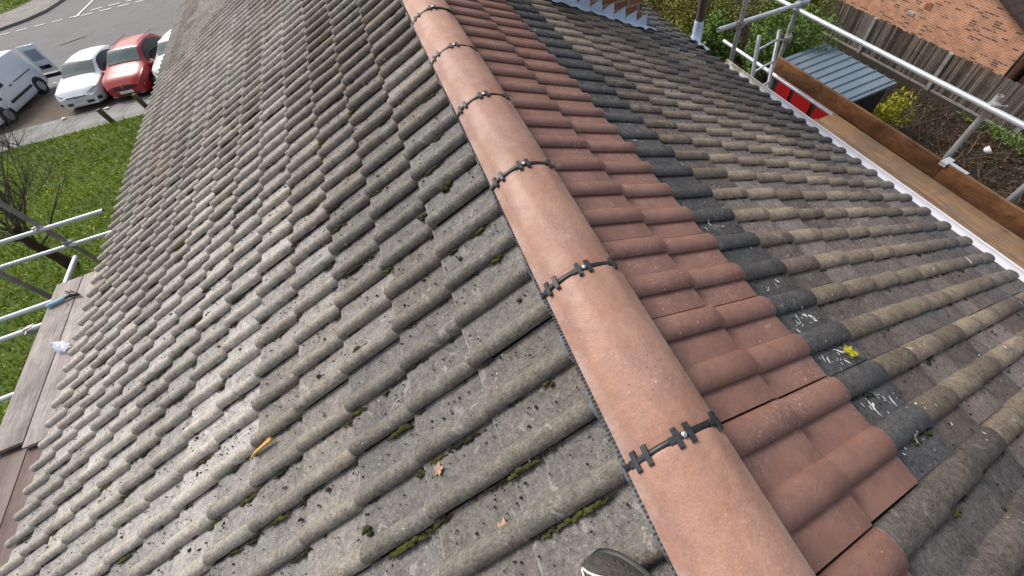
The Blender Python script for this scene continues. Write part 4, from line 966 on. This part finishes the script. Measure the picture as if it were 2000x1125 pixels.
def vehicle(name, label, loc, yaw, T, L, paintm, glass_t, side_t, wheels, wr=.31, van=False, cat='car', group=None, tailgate=False, plate=True, pitch=0, mirror=(1.05, .92), glassmat=None, sill=.22):
    root = empty(name, loc, label, cat, group); root.rotation_euler = (pitch, 0, yaw)
    ns = 40; secs = []
    def smooth_t(t):
        acc = np.zeros(4); w_ = 0
        for dt in (-.10, -.05, 0, .05, .10):
            acc += np.array(interp(T, min(L, max(0, t + dt)))); w_ += 1
        return acc / w_
    def ring(t):
        wb_, zb, wt, zt = smooth_t(t); c_ = []
        pts = [(wb_ * .90, sill), (wb_ * .985, sill + .12), (wb_, zb * .55 + .15), (wb_ * .995, zb * .8 + .08), (wb_ * .965, zb), (wb_ * .955 * .5 + wt * .5 + .012, (zb + zt) / 2), (wt + .004, zt - .035), (wt * .93, zt - .008), (wt * .6, zt + .018), (0, zt + .03)]
        return pts
    ts = list(np.linspace(0, L, ns)); vs = []; fs = []
    for t_ in ts:
        r_ = ring(t_); full = [(-x_, t_, z_) for x_, z_ in r_] + [(x_, t_, z_) for x_, z_ in r_[-2::-1]]; vs += full
    K = len(full)
    for i in range(ns - 1):
        for k in range(K - 1): fs.append((i * K + k, i * K + k + 1, (i + 1) * K + k + 1, (i + 1) * K + k))
    fs.append(tuple(range(K))[::-1]); fs.append(tuple((ns - 1) * K + k for k in range(K))); fs += [(i * K, (i + 1) * K, (i + 1) * K + K - 1, i * K + K - 1) for i in range(ns - 1)]
    m = MB(); m.add(vs, fs); body = m.build('body', paintm, root, angle=38)
    # windscreen and rear window follow the roof surface
    def cap_panel(t0_, t1_, inset, nm, mat, up=.022):
        m = MB(); vs = []; fs = []; n1, n2 = 7, 8
        for i in range(n1 + 1):
            t_ = t0_ + (t1_ - t0_) * i / n1; wb_, zb, wt, zt = smooth_t(t_)
            for j in range(n2 + 1):
                q = (j / n2 * 2 - 1); x_ = q * wt * inset; z_ = zt + (.03 * (1 - abs(q) ** 2.2)) + up; vs.append((x_, t_, z_))
        for i in range(n1):
            for j in range(n2): fs.append((i * (n2 + 1) + j, i * (n2 + 1) + j + 1, (i + 1) * (n2 + 1) + j + 1, (i + 1) * (n2 + 1) + j))
        m.add(vs, fs); return m.build(nm, mat, root, smooth=True)
    cap_panel(*glass_t, .93, 'windscreen', glassmat or M_glass_c)
    for sx in (-1, 1):
        for (a, b) in side_t:
            m = MB(); vs = []; fs = []; n1 = 10
            for i in range(n1 + 1):
                t_ = a + (b - a) * i / n1; wb_, zb, wt, zt = smooth_t(t_); e = math.sin(math.pi * min(1, max(0, (i + .8) / (n1 + 1.6)))) ** .35
                xb, zb2, xt, zt2 = wb_ * .965, zb + .02, wt + .004, zt - .045
                zt3 = zb2 + (zt2 - zb2) * e; xt3 = xb + (xt - xb) * e
                mx = xb * .5 + xt * .5 + .006
                for q in (0., .5, 1.): vs.append((sx * ((1 - q) * xb + q * xt3 + (.016 + .012 * (q == .5)) ), t_, (1 - q) * zb2 + q * zt3))
            for i in range(n1):
                for k in range(2): f_ = (i * 3 + k, i * 3 + k + 1, (i + 1) * 3 + k + 1, (i + 1) * 3 + k); fs.append(f_ if sx < 0 else f_[::-1])
            m.add(vs, fs); m.build('side_window', M_glass_d, root, smooth=True)
        for wt_ in wheels:
            xw = interp(T, wt_)[0] * .985
            m = MB(); m.tube([(sx * (xw - .20), wt_, wr), (sx * (xw + .012), wt_, wr)], wr, 24); wh = m.build('wheel', M_tyre, root, angle=40)
            m = MB(); m.tube([(sx * (xw + .005), wt_, wr), (sx * (xw + .022), wt_, wr)], [wr * .66, wr * .60], 20)
            m.build('rim', M_rim, wh, angle=40)
            m = MB()
            vs = []; fs = []
            for k in range(17):
                a = math.pi * (-.08 + 1.16 * k / 16)
                for r_ in (wr * .9, wr * 1.22): vs.append((sx * (xw * 1.0 + .014), wt_ + r_ * math.cos(a), wr + r_ * math.sin(a)))
            for k in range(16): fs.append((2 * k, 2 * k + 1, 2 * k + 3, 2 * k + 2) if sx > 0 else (2 * k, 2 * k + 2, 2 * k + 3, 2 * k + 1))
            m.add(vs, fs); m.build('wheel_arch', M_black, root)
        m = MB(); m.sphere((sx * (interp(T, mirror[0])[0] + .09), mirror[0], mirror[1]), .10, 8, 6, sq=(1, .6, .7)); m.build('wing_mirror', paintm if not van else M_black, root, smooth=True)
    return root, smooth_t
HT = [(a_ * .93, *r_) for a_, *r_ in [(0, .60, .52, .46, .55), (.10, .74, .64, .60, .68), (.35, .83, .76, .70, .82), (.95, .865, .90, .70, .96), (1.15, .87, .92, .69, 1.04), (1.75, .875, .95, .60, 1.40), (2.6, .875, .97, .58, 1.45), (3.3, .86, .98, .56, 1.42), (3.65, .83, .99, .58, 1.20), (3.8, .78, .95, .60, 1.0), (3.9, .72, .80, .6, .84)]]
def front_bits(root, T, style, plate=True):
    w0 = .80
    # headlamps: thin slabs wrapped around the corner
    for sx in (-1, 1):
        m = MB()
        if style == 'swept': q = [(.34, .085, .60), (.62, .10, .66), (.80, .36, .77), (.74, .24, .80), (.58, .14, .73), (.36, .08, .64)]
        else: q = [(.48, .04, .50), (.74, .12, .52), (.815, .33, .66), (.80, .45, .80), (.70, .32, .82), (.54, .14, .72)]
        vs = [(sx * x_, y_ - .012, z_ + .0) for x_, y_, z_ in q]; vs2 = [(x_, y_ + .10, z_ - .02) for x_, y_, z_ in vs]
        n_ = len(q); m.add(vs + vs2, [tuple(range(n_)) if sx < 0 else tuple(range(n_))[::-1]] + [(i, (i + 1) % n_, n_ + (i + 1) % n_, n_ + i) for i in range(n_)]); m.build('headlight', M_lamp, root)
    m = MB()
    if style == 'swept':
        m.box((-.50, -.03, .30), (.50, .06, .40), bev=.012); m.box((-.36, -.02, .575), (.36, .06, .625), bev=.01)
        for sx in (-1, 1): m.box((sx * .70 - .06, .03, .33), (sx * .70 + .06, .16, .45), bev=.02)
    else:
        m.box((-.44, -.03, .50), (.44, .06, .60), bev=.012); m.box((-.46, -.03, .24), (.46, .06, .30), bev=.012)
    m.build('grille', M_black, root, angle=30)
    m = MB()
    z = .60 if style == 'swept' else .60; m.tube([(0, -.045, z + .06), (.05, -.045, z), (0, -.045, z - .07), (-.05, -.045, z), (0, -.045, z + .06)], .013, 6); m.build('badge', M_rim, root)
    if plate:
        m = MB(); zz = .35 if style == 'swept' else .40; m.box((-.26, -.045, zz - .055), (.26, -.032, zz + .055), bev=.004); m.build('number_plate', M_plate, root)
    m = MB(); m.box((-.62, -.025, .235), (.62, .08, .275), bev=.015); m.build('bumper_lip', M_rim if style != 'swept' else M_plate, root)
cp = -math.atan(SLP) * 0.95
r1, _ = vehicle('parked_car', 'white hatchback parked between the white van and the red car', (-12.95, 21.25, gh(-12.95, 22.8) + .12), R(-7), HT, 3.62, P_white, (1.06, 1.66), [(1.22, 2.98)], (.68, 2.95), group='cars parked nose in by the pavement', pitch=cp)
front_bits(r1, HT, 'swept')
ST = [(a, b * 1.0, c * 1.06, d_ * 1.04, e * 1.08) for a, b, c, d_, e in HT]
r2, _ = vehicle('parked_car', 'bright red hatchback parked beside the white hatchback', (-11.15, 20.98, gh(-11.15, 22.8) + .12), R(-9), ST, 3.62, P_red, (1.06, 1.66), [(1.22, 3.05)], (.68, 2.95), group='cars parked nose in by the pavement', pitch=cp)
front_bits(r2, ST, 'round')
for sx in (-1, 1):
    m = MB(); m.tube([(sx * .56, 1.9, 1.56), (sx * .56, 1.95, 1.60), (sx * .55, 3.2, 1.60), (sx * .55, 3.25, 1.56)], .014, 6); m.build('roof_rail', P_red, r2)
r3, _ = vehicle('parked_car', 'pale silver car half hidden behind the roof edge', (-9.3, 20.95, gh(-9.3, 22.8) + .12), R(-9), HT, 3.62, P_silver, (1.06, 1.66), [(1.22, 2.98)], (.68, 2.95), group='cars parked nose in by the pavement', pitch=cp)
front_bits(r3, HT, 'swept')
VT = [(0, .62, .60, .5, .66), (.12, .78, .74, .66, .82), (.4, .86, .92, .74, 1.0), (.9, .90, 1.02, .74, 1.18), (1.5, .91, 1.08, .74, 1.74), (2.0, .915, 1.1, .75, 1.82), (3.4, .915, 1.1, .75, 1.84), (4.2, .91, 1.1, .74, 1.82), (4.3, .90, 1.08, .73, 1.78)]
vn, _ = vehicle('parked_van', 'white panel van with a rear door standing open at the left edge', (-16.95, 21.55, gh(-17.5, 23.5) + .14), R(-3), VT, 4.3, P_van, (.86, 1.48), [(1.2, 2.0)], (.85, 3.6), wr=.33, van=True, cat='van', pitch=cp)
front_bits(vn, VT, 'round')
dr = MB(); dr.box((.93, 4.28, .62), (1.60, 4.34, 1.82), bev=.02); dd = dr.build('rear_door', P_van, vn, angle=30)
m = MB(); m.box((1.04, 4.262, 1.15), (1.52, 4.278, 1.62), bev=.005); m.build('door_window', simple('tinted_door_glass', (.30, .36, .44), .15), dd)
m = MB(); m.box((1.05, 4.262, .76), (1.48, 4.278, .92), bev=.005); m.build('door_recess', M_glass_d, dd)
m = MB(); m.box((-.93, 4.30, .36), (1.5, 4.42, .54), bev=.03); m.build('rear_bumper', M_black, vn, angle=30)
m = MB(); m.box((.915, 1.5, .52), (.94, 3.15, .62), bev=.01); m.build('rubbing_strip', M_black, vn)
m = MB(); m.box((.917, 2.5, 1.0), (.925, 3.9, 1.03)); m.build('door_rail', M_black, vn)
m = MB(); m.box((.917, 2.15, .98), (.94, 2.32, 1.02), bev=.005); m.build('door_handle', M_black, vn)
for (p, nm, lab, sz) in (((-13.75, 20.95), 'litter', 'scrap of white litter on the pavement by the white hatchback', .09), ((-12.1, 20.75), 'litter', 'white scrap on the ground between the white hatchback and red car', .08)):
    m = MB(); m.sphere((0, 0, .03), sz, 7, 5, sq=(1.3, .8, .35), nz=.5); o = m.build('litter', M_plate); o.location = (*p, gh(*p) + .03); tag(o, lab, 'litter')
